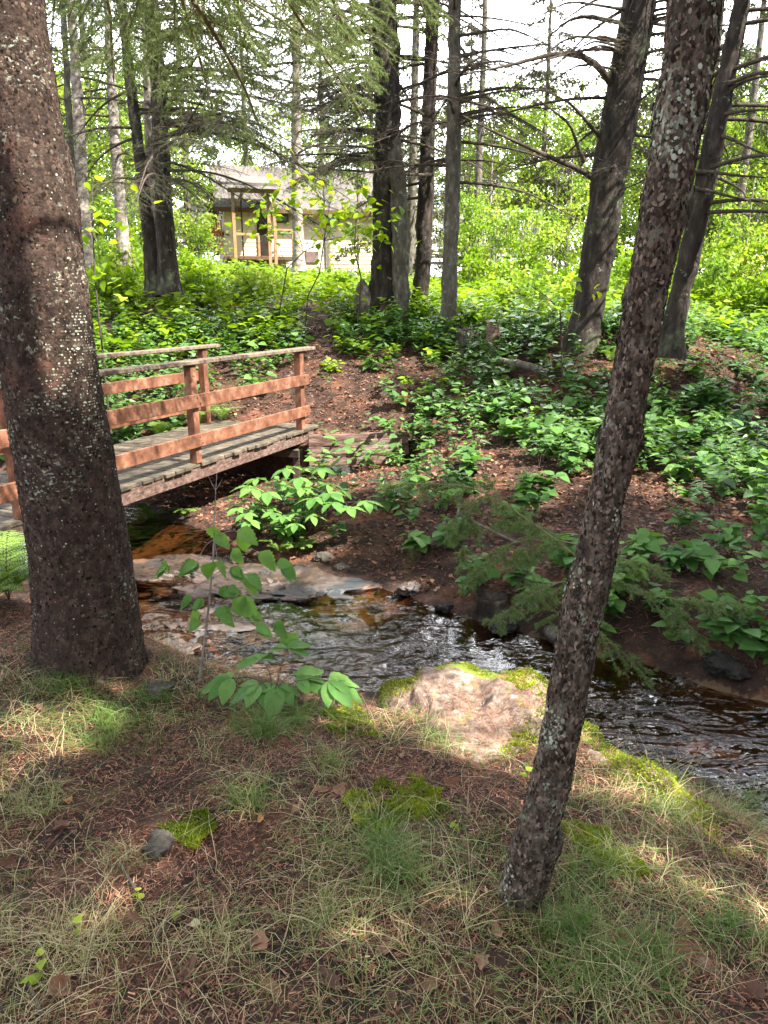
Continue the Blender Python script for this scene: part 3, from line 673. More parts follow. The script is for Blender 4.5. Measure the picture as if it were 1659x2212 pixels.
def leafy_tree(label, x, y, h, R, z0, rng, mat, nclump=60, per=130, leaf=.075, trunk_r=.07, bark='bark_pale', name='broadleaf_tree', cat='tree', group=None, spread=.5, lean=(0, 0), shape=1.0):
    zb = gz(x, y); root = empty(name, (x, y, zb), label, cat, group)
    mb = MB(); rows = [(x, y, zb - .2, trunk_r*1.3), (x + lean[0]*.4, y + lean[1]*.4, zb + h*.4, trunk_r), (x + lean[0], y + lean[1], zb + h*.92, trunk_r*.25)]
    trunk_mesh(mb, rows, .12, 12, trunk_r*.12, 5, 3); mb.build('trunk', M[bark], root)
    cr_ = MB(); u = norm(rng.normal(0, 1, (nclump, 3))); rad = rng.random(nclump)**(1/2.4)
    cz = zb + (z0 + h)/2; hh = (h - z0)/2
    Cc = np.array([x + lean[0]*.6, y + lean[1]*.6, cz]) + u*rad[:, None]*[R, R, hh]
    if shape != 1: 
        f = 1 - (1-shape)*np.clip((Cc[:, 2] - cz + hh)/(2*hh), 0, 1); Cc[:, :2] = np.array([x, y]) + (Cc[:, :2] - [x, y])*f[:, None]
    s0 = np.stack([np.full(nclump, x), np.full(nclump, y), np.maximum(Cc[:, 2] - rng.uniform(.3, 1.4, nclump), zb + z0*.6)], 1)
    tt = np.linspace(0, 1, 5)[None, :, None]; Pb = s0[:, None]*(1-tt) + Cc[:, None]*tt + np.array([0, 0, .25])*(tt*(1-tt))*4*.4
    tubes(cr_, Pb, (trunk_r*.3*(1 - .8*tt[..., 0]))*np.ones((nclump, 1)), 4, .5, 0)
    csz = spread*rng.uniform(.5, 1.2, nclump); par = np.repeat(np.arange(nclump), per); n_ = len(par)
    O = Cc[par] + rng.normal(0, 1, (n_, 3))*csz[par][:, None]*[.6, .6, .42]
    k_ = keep(O, rng) & (O[:, 2] > height(O[:, 0], O[:, 1]) + .1); O = O[k_]; par = par[k_]; n_ = len(O)
    br = np.clip(rng.random(nclump)[par]*.55 + rng.random(n_)*.45, 0, 1); sz = leaf*rng.uniform(.6, 1.35, n_)
    place(cr_, *DIA, O, norm(rng.normal(0, 1, (n_, 3)) - [0, 0, .3]), norm(rng.normal(0, .6, (n_, 3)) + [0, 0, .8]), np.stack([sz*1.1, sz, sz], 1), br, 1)
    cr_.build('crown', [M['twig'], mat], root); return root

R_ = np.random.default_rng
# big dark trunk close on the left
rows = pxrows([(1490, 205, 225), (1440, 196, 232), (1300, 183, 215), (1200, 174, 202), (1000, 143, 198), (800, 108, 192), (600, 86, 190), (400, 61, 182), (200, 37, 166), (0, 13, 150)], 3.05)
rows = finish_rows(rows, 9.5, .25)
tl = empty('spruce_tree', rows[1][:3], 'thick reddish brown trunk close by on the left, spotted with pale lichen and dark knots', 'spruce tree')
mb = MB(); kz = lambda v: at(150, v, 2.85)[2]
SD = trunk_mesh(mb, rows, .011, 150, .010, 7, 2, (.34, .13), [(kz(790), -2.0, .06, .02), (kz(1010), -1.5, .04, .02), (kz(1160), -1.9, .05, .02), (kz(1230), -1.2, .035, .02), (kz(370), -1.9, .03, .018), (kz(260), -1.0, .04, .02), (kz(730), -.7, .03, .02)], .004)
im = int(3.6/.011); scales(mb, SD, 18000, .006, .018, 1.25, R_(71), 0, .6, 1, .25, imax=im, lift=.0008); scales(mb, SD, 20000, .005, .015, .8, R_(72), 0, 1, 2, .5, 3.4, .52, .002, im); scales(mb, SD, 900, .004, .01, 1, R_(73), .3, 1, 2, .7, imax=im)
mb.build('trunk', [M['bark_left'], M['flake_brown'], M['flake_lichen']], tl)
rr = np.array(rows); rg = R_(11)
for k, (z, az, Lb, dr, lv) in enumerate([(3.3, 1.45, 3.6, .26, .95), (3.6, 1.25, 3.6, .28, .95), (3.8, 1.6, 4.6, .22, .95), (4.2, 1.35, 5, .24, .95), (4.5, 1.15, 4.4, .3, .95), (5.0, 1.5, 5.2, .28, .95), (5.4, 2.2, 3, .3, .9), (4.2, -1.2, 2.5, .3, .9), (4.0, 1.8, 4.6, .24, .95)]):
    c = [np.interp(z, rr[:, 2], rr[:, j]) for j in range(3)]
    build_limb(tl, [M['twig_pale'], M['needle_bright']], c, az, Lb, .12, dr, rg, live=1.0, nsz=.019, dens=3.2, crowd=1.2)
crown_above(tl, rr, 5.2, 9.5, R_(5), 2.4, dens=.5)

# slender leaning trunk in front
rows = pxrows([(1985, 1108, 90), (1940, 1122, 100), (1850, 1146, 108), (1780, 1165, 92), (1700, 1186, 90), (1600, 1207, 86), (1500, 1226, 88), (1400, 1243, 92), (1300, 1260, 98), (1200, 1288, 96), (1100, 1306, 86), (1000, 1328, 92),
               (960, 1337, 108), (930, 1341, 94), (800, 1368, 92), (700, 1385, 96), (600, 1405, 104), (500, 1424, 110), (400, 1443, 116), (300, 1462, 116), (200, 1478, 124), (100, 1490, 122), (0, 1503, 132)], 1.72)
rows = [(a_, b_, c_, d_*(.90 if c_ < .9 else .84)) for a_, b_, c_, d_ in rows]; rows = finish_rows(rows, 8.5, .12)
ts_ = empty('maple_tree', rows[1][:3], 'slender leaning trunk in the foreground grass, rough bark with green lichen and black scars', 'tree')
kz = lambda v: at(1300, v, 1.65)[2]
mb = MB(); SD = trunk_mesh(mb, rows, .006, 110, .0035, 24, 9, (1.0, .05), [(kz(1850), 3.3, .045, .018), (kz(1150), -1.3, .03, .012), (kz(960), 3.2, .022, .014), (kz(955), -.2, .022, .012), (kz(430), 3.2, .03, .014), (kz(220), -1.6, .045, .022), (kz(1300), 3.0, .02, .008), (kz(90), 3.2, .03, .012), (kz(640), -.2, .02, .01)], .0035)
im = int(2.7/.006); scales(mb, SD, 12000, .005, .013, 1.7, R_(75), 0, .9, 1, .42, imax=im, lift=.0006); scales(mb, SD, 9000, .004, .012, 1.3, R_(76), 0, 1, 2, .45, 7, .28, .0014, im)
mb.build('trunk', [M['bark_slender'], M['flake_brown'], M['flake_lichen']], ts_)
rr = np.array(rows)
crown_above(ts_, rr, 4.6, 8.5, R_(6), 1.6, dens=.8, mat=M['leaf_far'])
# trunks in the middle distance, across the stream
rd = [M['twig'], M['needle_dry']]
bare = lambda z: 0.0
def T_(label, px, Y, bark, **k):
    a = dict(top=13, zs=(3.2, 8.0), live=.35, n=16, mats=rd, Lr=(1.3, 2.8), dens=.7); a.update(k)
    return spruce(label, px, Y, M[bark], rng=R_(a.pop('seed')), **a)
t_split = T_('wide old double trunk in the middle, cracked down its front, burl at foot',
    [(705, 826, 96), (660, 826, 70), (600, 827, 52), (500, 829, 46), (400, 832, 48), (330, 838, 56), (200, 836, 54), (100, 833, 54), (0, 828, 56)], 13, 'bark_dark', seed=21, n=30, Lr=(1.5, 3.2), live=.25, ridge=.03, amp=.02, zs=(3.6, 8.5), name='old_tree', cat='tree', flare=(.25, .3))
mb = MB(); rw = pxrows([(695, 862, 40), (600, 864, 34), (500, 865, 36), (420, 860, 36), (350, 853, 34), (290, 846, 24)], 12.9)
rw.insert(0, (rw[0][0], rw[0][1], rw[0][2] - .3, rw[0][3])); trunk_mesh(mb, rw, .03, 28, .02, 8, 4, (.2, .2), (), .03); mb.build('second_stem', M['bark_grey'], t_split)
mb = MB(); rw = pxrows([(690, 795, 34), (655, 786, 36), (625, 783, 30), (608, 783, 16), (602, 783, 3)], 12.85)
rw.insert(0, (rw[0][0], rw[0][1], rw[0][2] - .3, rw[0][3])); trunk_mesh(mb, rw, .02, 24, .02, 9, 7, (.1, .2), (), .01); mb.build('burl', M['bark_grey'], t_split)
t_mid2 = T_('dark narrow trunk just right of the double trunk, swollen at its foot', [(690, 903, 44), (660, 904, 34), (600, 912, 34), (540, 916, 30), (500, 916, 34), (400, 921, 33), (300, 924, 30), (150, 930, 28), (0, 935, 28)], 13.5, 'bark_dark', seed=22, n=18, live=.15)
t_mid3 = T_('straight grey trunk, rightmost of the three central trunks', [(735, 966, 38), (700, 968, 33), (600, 971, 32), (500, 975, 31), (300, 980, 30), (150, 981, 27), (0, 982, 26)], 12.4, 'bark_grey', seed=23, n=20, live=.1)
t_big = T_('thick dark trunk leaning right on the far slope', [(745, 1256, 74), (700, 1266, 66), (600, 1282, 66), (500, 1299, 70), (400, 1313, 70), (300, 1329, 76), (200, 1347, 74), (100, 1365, 72), (0, 1384, 68)], 11, 'bark_dark', seed=24, n=22, live=.0, Lr=(1.2, 2.6), top=12, name='old_tree', cat='tree')
t_right = T_('thinner dark trunk leaning right at the right edge', [(720, 1452, 46), (650, 1466, 40), (500, 1502, 42), (300, 1543, 42), (150, 1572, 36), (0, 1602, 34)], 9.6, 'bark_dark', seed=25, n=30, live=.12, zs=(2.6, 6.5), Lr=(1.2, 2.6), azr=(-1.6, 2.6))
t_l1 = T_('dark trunk leaning left in the left clump', [(605, 334, 36), (500, 322, 27), (400, 309, 25), (300, 298, 24), (200, 284, 22), (100, 272, 20), (0, 262, 18)], 14.2, 'bark_dark', seed=26, n=26, live=.7, mats=None, droop=.38, zs=(3.4, 8.5))
t_l2 = T_('pale grey stem between the two dark trunks of the left clump', [(600, 352, 22), (450, 334, 20), (300, 322, 18), (150, 318, 16), (0, 312, 14)], 14.6, 'bark_pale', seed=27, n=6, live=.5, name='birch_tree', cat='birch tree', zs=(6, 9))
t_l3 = T_('straight blackish trunk on the right of the left clump', [(600, 366, 40), (500, 357, 37), (400, 352, 34), (300, 347, 33), (200, 343, 33), (100, 335, 33), (0, 325, 33)], 14, 'bark_dark', seed=28, n=34, live=.65, mats=None, Lr=(1.8, 4.2), droop=.36, zs=(3.5, 8.5), azr=(-1.9, 1.2), dens=.8)
t_l4 = T_('pinkish sunlit trunk further back left of the left clump', [(545, 268, 26), (400, 256, 23), (250, 245, 20), (100, 236, 17), (0, 232, 15)], 17, 'bark_pale', seed=29, n=16, live=.7, mats=None, zs=(4.5, 9.5))
t_l5 = T_('pale grey trunk just right of the close left trunk', [(545, 186, 26), (400, 178, 25), (250, 170, 22), (100, 160, 18), (0, 154, 16)], 16, 'bark_pale', seed=30, n=16, live=.8, mats=None, zs=(4.2, 9.5), Lr=(1.5, 3.5))
t_l6 = T_('thin grey trunk half hidden by the close left trunk', [(540, 160, 16), (400, 157, 15), (200, 146, 13), (0, 135, 11)], 15, 'bark_grey', seed=31, n=14, live=.8, mats=None, zs=(4.2, 9))
t_h = T_('slim pinkish trunk in front of the cabin wall', [(560, 646, 24), (450, 642, 22), (300, 640, 20), (100, 640, 18), (0, 640, 17)], 20, 'bark_pale', seed=32, n=26, live=.45, zs=(4.6, 10), Lr=(1.5, 3.2), dens=.6)
# dead limbs one can follow in the photograph
def pxbranch(tree, pts, r, rng, side=.6, live=0, crowd=.8, mats=None):
    P = [at(u, v, Y) for (u, v, Y) in pts]
    mb = MB(); limb(mb, mb, None, 0, 1, 0, 0, rng, live=live, r0=r, path=P, side=side, crowd=crowd)
    return mb.build('branch', mats or rd, tree)
pxbranch(t_big, [(1290, 392, 11), (1265, 370, 10.9), (1200, 345, 10.7), (1140, 318, 10.5), (1090, 295, 10.4), (1040, 272, 10.3), (1000, 250, 10.2)], .045, R_(41), .35)
pxbranch(t_big, [(1262, 350, 10.9), (1245, 310, 10.8), (1235, 270, 10.7), (1195, 240, 10.5), (1150, 205, 10.4)], .03, R_(42), .35)
pxbranch(t_big, [(1300, 300, 11), (1270, 265, 10.8), (1235, 225, 10.6), (1190, 200, 10.5), (1160, 190, 10.4)], .03, R_(43), .35)
pxbranch(t_big, [(1325, 190, 11), (1300, 145, 10.8), (1260, 118, 10.6), (1200, 112, 10.5), (1130, 135, 10.3), (1060, 150, 10.2), (1000, 160, 10.1)], .05, R_(44), .5)
pxbranch(t_mid2, [(935, 378, 13.4), (880, 377, 13), (800, 372, 12.7), (730, 366, 12.5), (660, 362, 12.3), (600, 340, 12.1)], .03, R_(45), .5)
pxbranch(t_right, [(1495, 370, 9.6), (1540, 372, 9.4), (1600, 380, 9.2), (1680, 385, 9)], .03, R_(46), .4)
pxbranch(t_right, [(1480, 400, 9.6), (1540, 415, 9.4), (1600, 430, 9.2), (1680, 445, 9)], .026, R_(47), .4)
pxbranch(t_right, [(1540, 290, 9.6), (1580, 300, 9.4), (1630, 325, 9.2), (1690, 345, 9)], .028, R_(48), .4)
pxbranch(t_right, [(1550, 250, 9.6), (1600, 240, 9.3), (1690, 235, 9)], .028, R_(49), .5)
pxbranch(t_right, [(1560, 200, 9.6), (1620, 170, 9.3), (1700, 160, 9)], .028, R_(50), .5)
for k, (v0, u1, v1) in enumerate([(330, 450, 190), (300, 520, 260), (270, 560, 240), (235, 580, 300), (200, 470, 60), (170, 600, 190), (260, 640, 330), (390, 470, 440)]):
    pxbranch(t_l3, [(352, v0, 14), (352 + (u1-352)*.35, v0 + (v1-v0)*.15 - 12, 13.4), (352 + (u1-352)*.7, v0 + (v1-v0)*.55 - 12, 12.9), (u1, v1, 12.5)], .032, R_(60+k), .9, crowd=1.3, live=.75)
for k in range(30):
    rg = R_(80+k); v0 = rg.uniform(-60, 350); u0 = 825; uu = rg.uniform(560, 720); dv = rg.uniform(-20, 110)
    pxbranch(t_split, [(u0, v0, 13), (u0 - (u0-uu)*.4, v0 - 10 + dv*.2, 12.5), (uu, v0 + dv, 12)], .026, rg, .9, live=.8, crowd=1.4)
for k in range(20):
    rg = R_(100+k); v0 = rg.uniform(-160, 280); uu = rg.uniform(1080, 1250)
    pxbranch(t_mid3, [(982, v0, 12.4), (982 + (uu-982)*.5, v0 - 20, 12), (uu, v0 + rg.uniform(-40, 60), 11.6)], .024, rg, .9, live=.6 if v0 < 120 else .3, crowd=1.6)
for k in range(26):
    rg = R_(120+k); v0 = rg.uniform(-170, 170); s_ = 1 if k % 2 else -1; uu = 1370 + s_*rg.uniform(140, 330)
    pxbranch(t_big, [(1372, v0, 11), (1370 + (uu-1370)*.5, v0 - 25, 10.7), (uu, v0 + rg.uniform(-30, 130), 10.4)], .022, rg, .9, live=.35, crowd=1.5)

rg = R_(150)
for (x_, u, Y, h, R, ad) in [(0, 1010, 20, 2.6, .8, 'small yellow green sapling nearest the straight grey trunk'), (0, 1065, 22, 3.3, 1.0, 'yellowing sapling in front of the deck rail'), (0, 1120, 19.5, 2.4, .9, 'low bright sapling before the deck post'), (0, 1185, 22, 3.8, 1.0, 'light sapling at the right end of the deck rail'),
                            (0, 1255, 20, 3.0, .9, 'small leafy sapling left of the thick leaning trunk'), (0, 1420, 18, 3.0, .9, 'bright sapling seen between the leaning trunks'), (0, 1590, 17, 3.0, .9, 'reddish tipped sapling at the right edge'), (0, 1530, 19, 3.6, 1.1, 'tall sapling right of the thin leaning trunk'), (0, 440, 24, 3.2, 1, 'bright sapling in front of the shed'), (0, 705, 25, 5.6, 1.3, 'slim leafy tree whose crown hides the cabin roof'), (0, 775, 23, 5.2, .9, 'slim leafy tree just left of the double trunk')]:
    leafy_tree(ad, (u - 829.5)/FPX*(Y*.97), Y, h, R, .1 if h < 4.5 else 2.6, R_(int(u*5)), M['leaf_far'], nclump=26, per=60, leaf=.09, trunk_r=.025, spread=.32, name='sapling', cat='sapling')
# trees that fill the view behind: each one on its own
rg = R_(200)
def spruce_far(label, u, Y, top, Rm, seed, dens=1.0, mat=None, size=.11, z0=1.5):
    p = gp(u, 1106) if False else None
    x = (u - 829.5)/FPX*(Y*.97); zb = gz(x, Y); rows = [(x, Y, zb - .2, .16), (x, Y, zb, .15), (x + .1, Y, zb + top*.5, .09), (x, Y, zb + top, .02)]
    root = empty('spruce_tree', (x, Y, zb), label, 'spruce tree', 'spruces standing behind')
    mb = MB(); trunk_mesh(mb, rows, .2, 12, .01, 5, seed); mb.build('trunk', M['bark_grey'], root)
    crown_above(root, np.array(rows), zb + z0, zb + top, R_(seed), Rm, mat=mat, size=size, dens=dens); return root
for (u, Y, top, Rm, dens, ad) in [(60, 24, 14, 3.2, 1, 'behind the close left trunk'), (235, 26, 13, 3.0, .9, 'behind the pinkish left trunk'), (420, 30, 15, 3.4, .9, 'right of the left clump, above the shed'),
                              (545, 36, 15, 3.2, .9, 'rising behind the cabin porch'), (700, 38, 16, 3.6, .9, 'rising behind the cabin roof'), (800, 40, 15, 3.4, .8, 'behind the double trunk'), (1000, 38, 12.5, 2.4, .8, 'behind the straight grey trunk'),
                              (1560, 20, 10, 2.6, .8, 'behind the thin leaning trunk on the right'), (1700, 24, 12, 3, .9, 'at the far right edge'), (320, 38, 16, 3.4, .9, 'far off behind the left clump'), (885, 23, 14, 2.4, .9, 'between the double trunk and the dark narrow one'), (1020, 27, 15, 2.8, .9, 'just right of the straight grey trunk'), (1150, 33, 14, 2.6, .8, 'thin topped, in the middle of the gap'), (1290, 30, 16, 3.0, .9, 'left of the thick leaning trunk'), (1480, 28, 15, 3.0, .9, 'between the two leaning trunks')]:
    spruce_far('tall grey green spruce ' + ad, u, Y, top, Rm, int(u + Y), dens, M['needle_dry'] if u in (420, 545, 700, 800, 1000, 885, 1020, 1150, 1290) else M['needle'], .12 if Y < 28 else .15, 1.0)
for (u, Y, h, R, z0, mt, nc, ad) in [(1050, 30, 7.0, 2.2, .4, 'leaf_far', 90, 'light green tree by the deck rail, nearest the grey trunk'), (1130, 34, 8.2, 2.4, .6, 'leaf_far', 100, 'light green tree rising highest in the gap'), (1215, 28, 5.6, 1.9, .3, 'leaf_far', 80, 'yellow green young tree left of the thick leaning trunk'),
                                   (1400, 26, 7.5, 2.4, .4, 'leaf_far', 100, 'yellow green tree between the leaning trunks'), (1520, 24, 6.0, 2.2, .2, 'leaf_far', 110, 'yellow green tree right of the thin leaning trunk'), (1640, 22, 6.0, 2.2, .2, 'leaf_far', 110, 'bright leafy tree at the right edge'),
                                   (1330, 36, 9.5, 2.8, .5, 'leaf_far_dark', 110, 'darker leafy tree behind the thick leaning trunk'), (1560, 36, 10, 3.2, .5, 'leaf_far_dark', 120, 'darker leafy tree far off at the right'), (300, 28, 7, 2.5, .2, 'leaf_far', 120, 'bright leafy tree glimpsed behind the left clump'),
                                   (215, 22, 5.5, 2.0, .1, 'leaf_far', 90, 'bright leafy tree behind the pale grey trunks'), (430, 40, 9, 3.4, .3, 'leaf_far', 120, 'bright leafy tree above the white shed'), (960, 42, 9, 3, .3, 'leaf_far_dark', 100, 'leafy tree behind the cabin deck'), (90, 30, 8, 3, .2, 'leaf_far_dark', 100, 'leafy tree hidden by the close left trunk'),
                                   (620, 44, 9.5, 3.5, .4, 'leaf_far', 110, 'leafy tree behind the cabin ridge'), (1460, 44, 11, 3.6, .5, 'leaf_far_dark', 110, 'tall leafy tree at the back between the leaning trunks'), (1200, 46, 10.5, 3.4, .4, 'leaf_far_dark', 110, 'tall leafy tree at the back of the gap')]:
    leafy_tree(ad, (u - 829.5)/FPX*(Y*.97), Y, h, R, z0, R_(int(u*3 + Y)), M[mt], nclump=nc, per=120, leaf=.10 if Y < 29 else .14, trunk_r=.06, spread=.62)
for k, (u, Y, h) in enumerate([(230, 17, 1.3), (300, 19, 1.5), (420, 20, .9), (540, 18, .7), (740, 16, .6), (1010, 19, 1.3), (1080, 17, 1.0), (1140, 20, 1.4), (1210, 17, 1.1), (1260, 15, .9), (1370, 16, 1.3), (1430, 18, 1.5), (1530, 15, 1.2), (1590, 17, 1.6), (1640, 14, 1.0), (1120, 14.5, .8), (440, 15.5, .8), (260, 14.5, .9), (560, 15, .7)]):
    leafy_tree('waist high leafy bush standing out of the undergrowth below the cabin', (u - 829.5)/FPX*(Y*.97), Y, h, h*.55, .12, R_(2000+k), M['leaf_cover'] if k % 3 else M['leaf_far'], nclump=16, per=55, leaf=.10, trunk_r=.018, spread=.24, name='bush', cat='bush', group='bushes below the cabin', bark='bark_grey')
# unseen trees added outside the frame, sunny side, to shade the near ground
for k, (x, y, h, z0, Rm) in enumerate([(4.6, .6, 10, 3.0, 2.1), (6.6, 3.6, 11, 2.6, 2.4), (4.3, -2.2, 9, 3.0, 2.0), (8.4, .4, 12, 3.0, 2.6), (7.8, 7.2, 11, 2.6, 2.4), (3.0, -4.0, 10, 3.4, 2.0), (3.3, -1.0, 9, 3.2, 1.7), (5.6, 2.2, 10, 3.0, 2.0), (2.7, -.3, 9, 3.1, 1.5)]):
    x, y = x - .25, y - .55; zb = gz(x, y); rows = [(x, y, zb - .2, .17), (x, y, zb, .15), (x + .1, y, zb + h*.5, .1), (x, y, zb + h, .02)]
    root = empty('spruce_tree', (x, y, zb), 'shady spruce standing on the near bank to the right, number %s from the water' % ('one', 'two', 'three', 'four', 'five', 'six', 'seven', 'eight', 'nine')[k], 'spruce tree')
    mb = MB(); trunk_mesh(mb, rows, .1, 14, .01, 5, k); mb.build('trunk', M['bark_dark'], root)
    crown_above(root, np.array(rows), zb + z0, zb + h, R_(300+k), Rm, dens=3.4, size=.15)
# ------------------------------------------------------------------ footbridge
def bp(s, o, z=0): return np.array([B0[0], B0[1], DZ]) + bd*s + bn_*o + np.array([0, 0, z])
bridge = empty('footbridge', bp(-2.4, -BW/2), 'red stained wooden footbridge with grey plank deck and railings crossing the stream', 'footbridge')
rg = R_(400); Bm = np.stack([bn_, bd, [0, 0, 1]], 1)
mb = MB(); s_ = -6.3
while s_ < .34:
    wd = rg.uniform(.128, .142); a = .045 + rg.uniform(-.02, .02); b = .05 + rg.uniform(-.02, .03)
    mid = (a - (BW + b))/2 ; ln = a + b + BW; tl_ = rg.normal(0, .004)
    rot = Matrix.Rotation(tl_, 3, 'Z') @ Matrix.Rotation(rg.normal(0, .006), 3, 'X')
    mb.box(bp(s_ + wd/2, mid, -.019 + rg.normal(0, .002)), (ln, wd, .038), Bm @ np.array(rot), rg.random(), 0, .005); s_ += wd + rg.uniform(.006, .014)
mb.build('deck_plank', M['deckwood'], bridge, smooth=False)
for o in (.0, -BW/2, -BW):
    mb = MB(); mb.beam(bp(-6.3, o - .01, -.105), bp(.30, o - .01, -.105), .06, .13, r=0.0); mb.build('stringer', M['oldwood'], bridge, False)
for s0 in (-.1, -4.9):
    mb = MB(); mb.beam(bp(s0, .05, -.285), bp(s0, -BW - .05, -.285), .12, .10, r=.3); mb.build('crossbeam', M['deckwood'], bridge, False)
    for o in (.0, -BW):
        mb = MB(); p = bp(s0, o, -.62); mb.box(p, (.10, .10, .56), Bm, .4, 0, .006); mb.build('support_post', M['oldwood'], bridge, False)
PS = [0, -2.27, -4.25, -6.1]
def find_s(u, o, z=0):
    ss = np.linspace(-6.5, 1, 800); uu = np.array([proj(bp(s, o, z))[0] for s in ss]); return ss[np.argmin(abs(uu - u))]
PS[1] = find_s(424, 0); PS[2] = find_s(48, 0)
for o, lst in ((.0, PS), (-BW, [0, -2.1, -4.2, -6.1])):
    for s0 in lst:
        mb = MB(); mb.box(bp(s0, o, .48), (.088, .088, .96), Bm, rg.random(), 0, .005); mb.build('post', M['stain'], bridge, False)
    sg = 1 if o == 0 else -1
    mb = MB(); mb.beam(bp(-6.4, o, .985), bp(.32, o, .985), .14, .04, r=rg.random(), bev=.006); mb.build('top_rail', M['railcap'], bridge, False)
    for z in (.62, .235):
        mb = MB(); mb.beam(bp(-6.3, o + sg*.064, z), bp(.11, o + sg*.064, z), .034, .128, r=rg.random(), bev=.004); mb.build('side_rail', M['stain'], bridge, False)

for o, lst in ((.0, PS), (-BW, [0, -2.1, -4.2, -6.1])):
    sg = 1 if o == 0 else -1
    for s0 in lst:
        for z in (.62, .235):
            mb = MB()
            for (ds, dz_) in ((-.018, .032), (.02, -.03)):
                c = bp(s0 + ds, o + sg*.0835, z + dz_); mb.box(c, (.006, .014, .014), Bm, .5, 0, .003)
            mb.build('bolt', M['darkpanel'], bridge, False)
# timber retaining wall at the far end of the bridge
a0, b0 = WA.copy(), WB.copy(); a0[2] = b0[2] = 0
wallr = empty('timber_wall', a0 + [0, 0, -.4], 'low retaining wall of weathered reddish timbers where the bridge ends', 'retaining wall')
hz_ = [-.33, -.19, -.055]
for k, z in enumerate(hz_):
    mb = MB(); n = 40; t = np.linspace(0, 1, n); e0 = a0 + [0, 0, z]; e1 = b0 + [0, 0, z + .0]
    e1 = e1 + (e1 - e0)*rg.uniform(-.05, .02)
    ctr = e0*(1-t[:, None]) + e1*t[:, None]; d = norm(e1 - e0); nn = np.array([d[1], -d[0], 0])
    V = []
    for i in range(n):
        for (q, h) in ((.06, -.067), (.066, -.03), (.064, .03), (.06, .067), (-.06, .067), (-.06, -.067)):
            V.append(ctr[i] + nn*q + [0, 0, h])
    V = np.array(V); nz = fbm(V*[1, 1, 6], 5, 4, 3+k); V += nn*(nz*.014)[:, None] + np.array([0, 0, 1.])*(fbm(V, 3, 3, 9+k)*.008)[:, None]
    Q = [(i*6+j, i*6+(j+1) % 6, (i+1)*6+(j+1) % 6, (i+1)*6+j) for i in range(n-1) for j in range(6)] + [(0, 1, 2, 3), (0, 3, 4, 5), ((n-1)*6+3, (n-1)*6+2, (n-1)*6+1, (n-1)*6), ((n-1)*6+5, (n-1)*6+4, (n-1)*6+3, (n-1)*6)]
    mb.add(V, Q, None, rg.random()); mb.build('timber', M['oldwood'], wallr, False)
def log(name, label, pts, r, mat, seed, cat='log', group=None):
    rows = [(*p, q) for p, q in zip(pts, r)]; mb = MB(); trunk_mesh(mb, rows, .03, 20, r[0]*.12, 8, seed, (0, .2), (), r[0]*.1)
    return tag(mb.build(name, M[mat], None, origin=np.array(pts[0])), label, cat, group)

# ------------------------------------------------------------------ cabin, deck and shed up the slope
HY = 30.0
def wallpoly(mb, x0, x1, z0, z1, y, course=.15, r=None, m=0, axis=0, xf=0):
    """clapboard wall facing -y (axis 0) or facing +x/-x (axis 1, y0..y1 given as x0,x1 and y the x position)"""
    n = int(round((z1 - z0)/course)); V, Q = [], []
    for k in range(n):
        a, b = z0 + (z1-z0)*k/n, z0 + (z1-z0)*(k+1)/n
        P = [(x0, -.022, a), (x1, -.022, a), (x1, 0, b), (x0, 0, b), (x0, 0, a), (x1, 0, a)]
        i = len(V)
        for (px_, py_, pz_) in P: V.append((px_, y + py_, pz_) if axis == 0 else (y - py_*xf, px_, pz_))
        Q += [(i, i+1, i+2, i+3), (i+4, i+5, i+1, i)]
    mb.add(V, Q, None, .5 if r is None else r, None, m)
def X_(u, Y=HY): return at(u, 500, Y)[0]
def Z_(v, Y=HY): return at(800, v, Y)[2]
hx0, hx1 = X_(489), X_(908); hz0, hz1 = Z_(604), Z_(446)
house = empty('cabin', ((hx0+hx1)/2, HY, hz0), 'cream clapboard cabin with shingled roof and a timber entrance porch behind the trees', 'cabin'); house.rotation_euler.z = math.radians(14)
mb = MB(); wallpoly(mb, hx0, hx1, hz0, hz1, HY); wallpoly(mb, HY, HY + 7, hz0, hz1 , hx1, axis=1, xf=-1); wallpoly(mb, HY, HY + 7, hz0, hz1, hx0, axis=1, xf=1)
yr = HY + 3.6; zr = hz1 + 1.75
mb.add([(hx1, HY, hz1), (hx1, HY+7, hz1), (hx1, yr, zr), (hx0, HY, hz1), (hx0, HY+7, hz1), (hx0, yr, zr)], None, [(0, 1, 2), (3, 5, 4)])
mb.build('wall', M['siding'], house, False)
mb = MB()
for sg in (-1, 1):
    ye = HY - .45 if sg < 0 else HY + 7.45; ze = hz1 - .28
    a = np.array([hx0 - .3, ye, ze]); b = np.array([hx1 + .3, ye, ze]); c = np.array([hx1 + .3, yr, zr + .04]); d = np.array([hx0 - .3, yr, zr + .04]); up = np.array([0, 0, .08])
    mb.add([a, b, c, d, a+up, b+up, c+up, d+up], [(0, 1, 5, 4), (1, 2, 6, 5), (3, 0, 4, 7), (0, 3, 2, 1), (4, 5, 6, 7)])
roof = mb.build('roof', M['shingle'], house, False)
mb = MB(); mb.box(((hx0+hx1)/2, HY - .46, hz1 - .25), (hx1 - hx0 + .6, .03, .16)); mb.build('fascia', M['trim_brown'], roof, False)
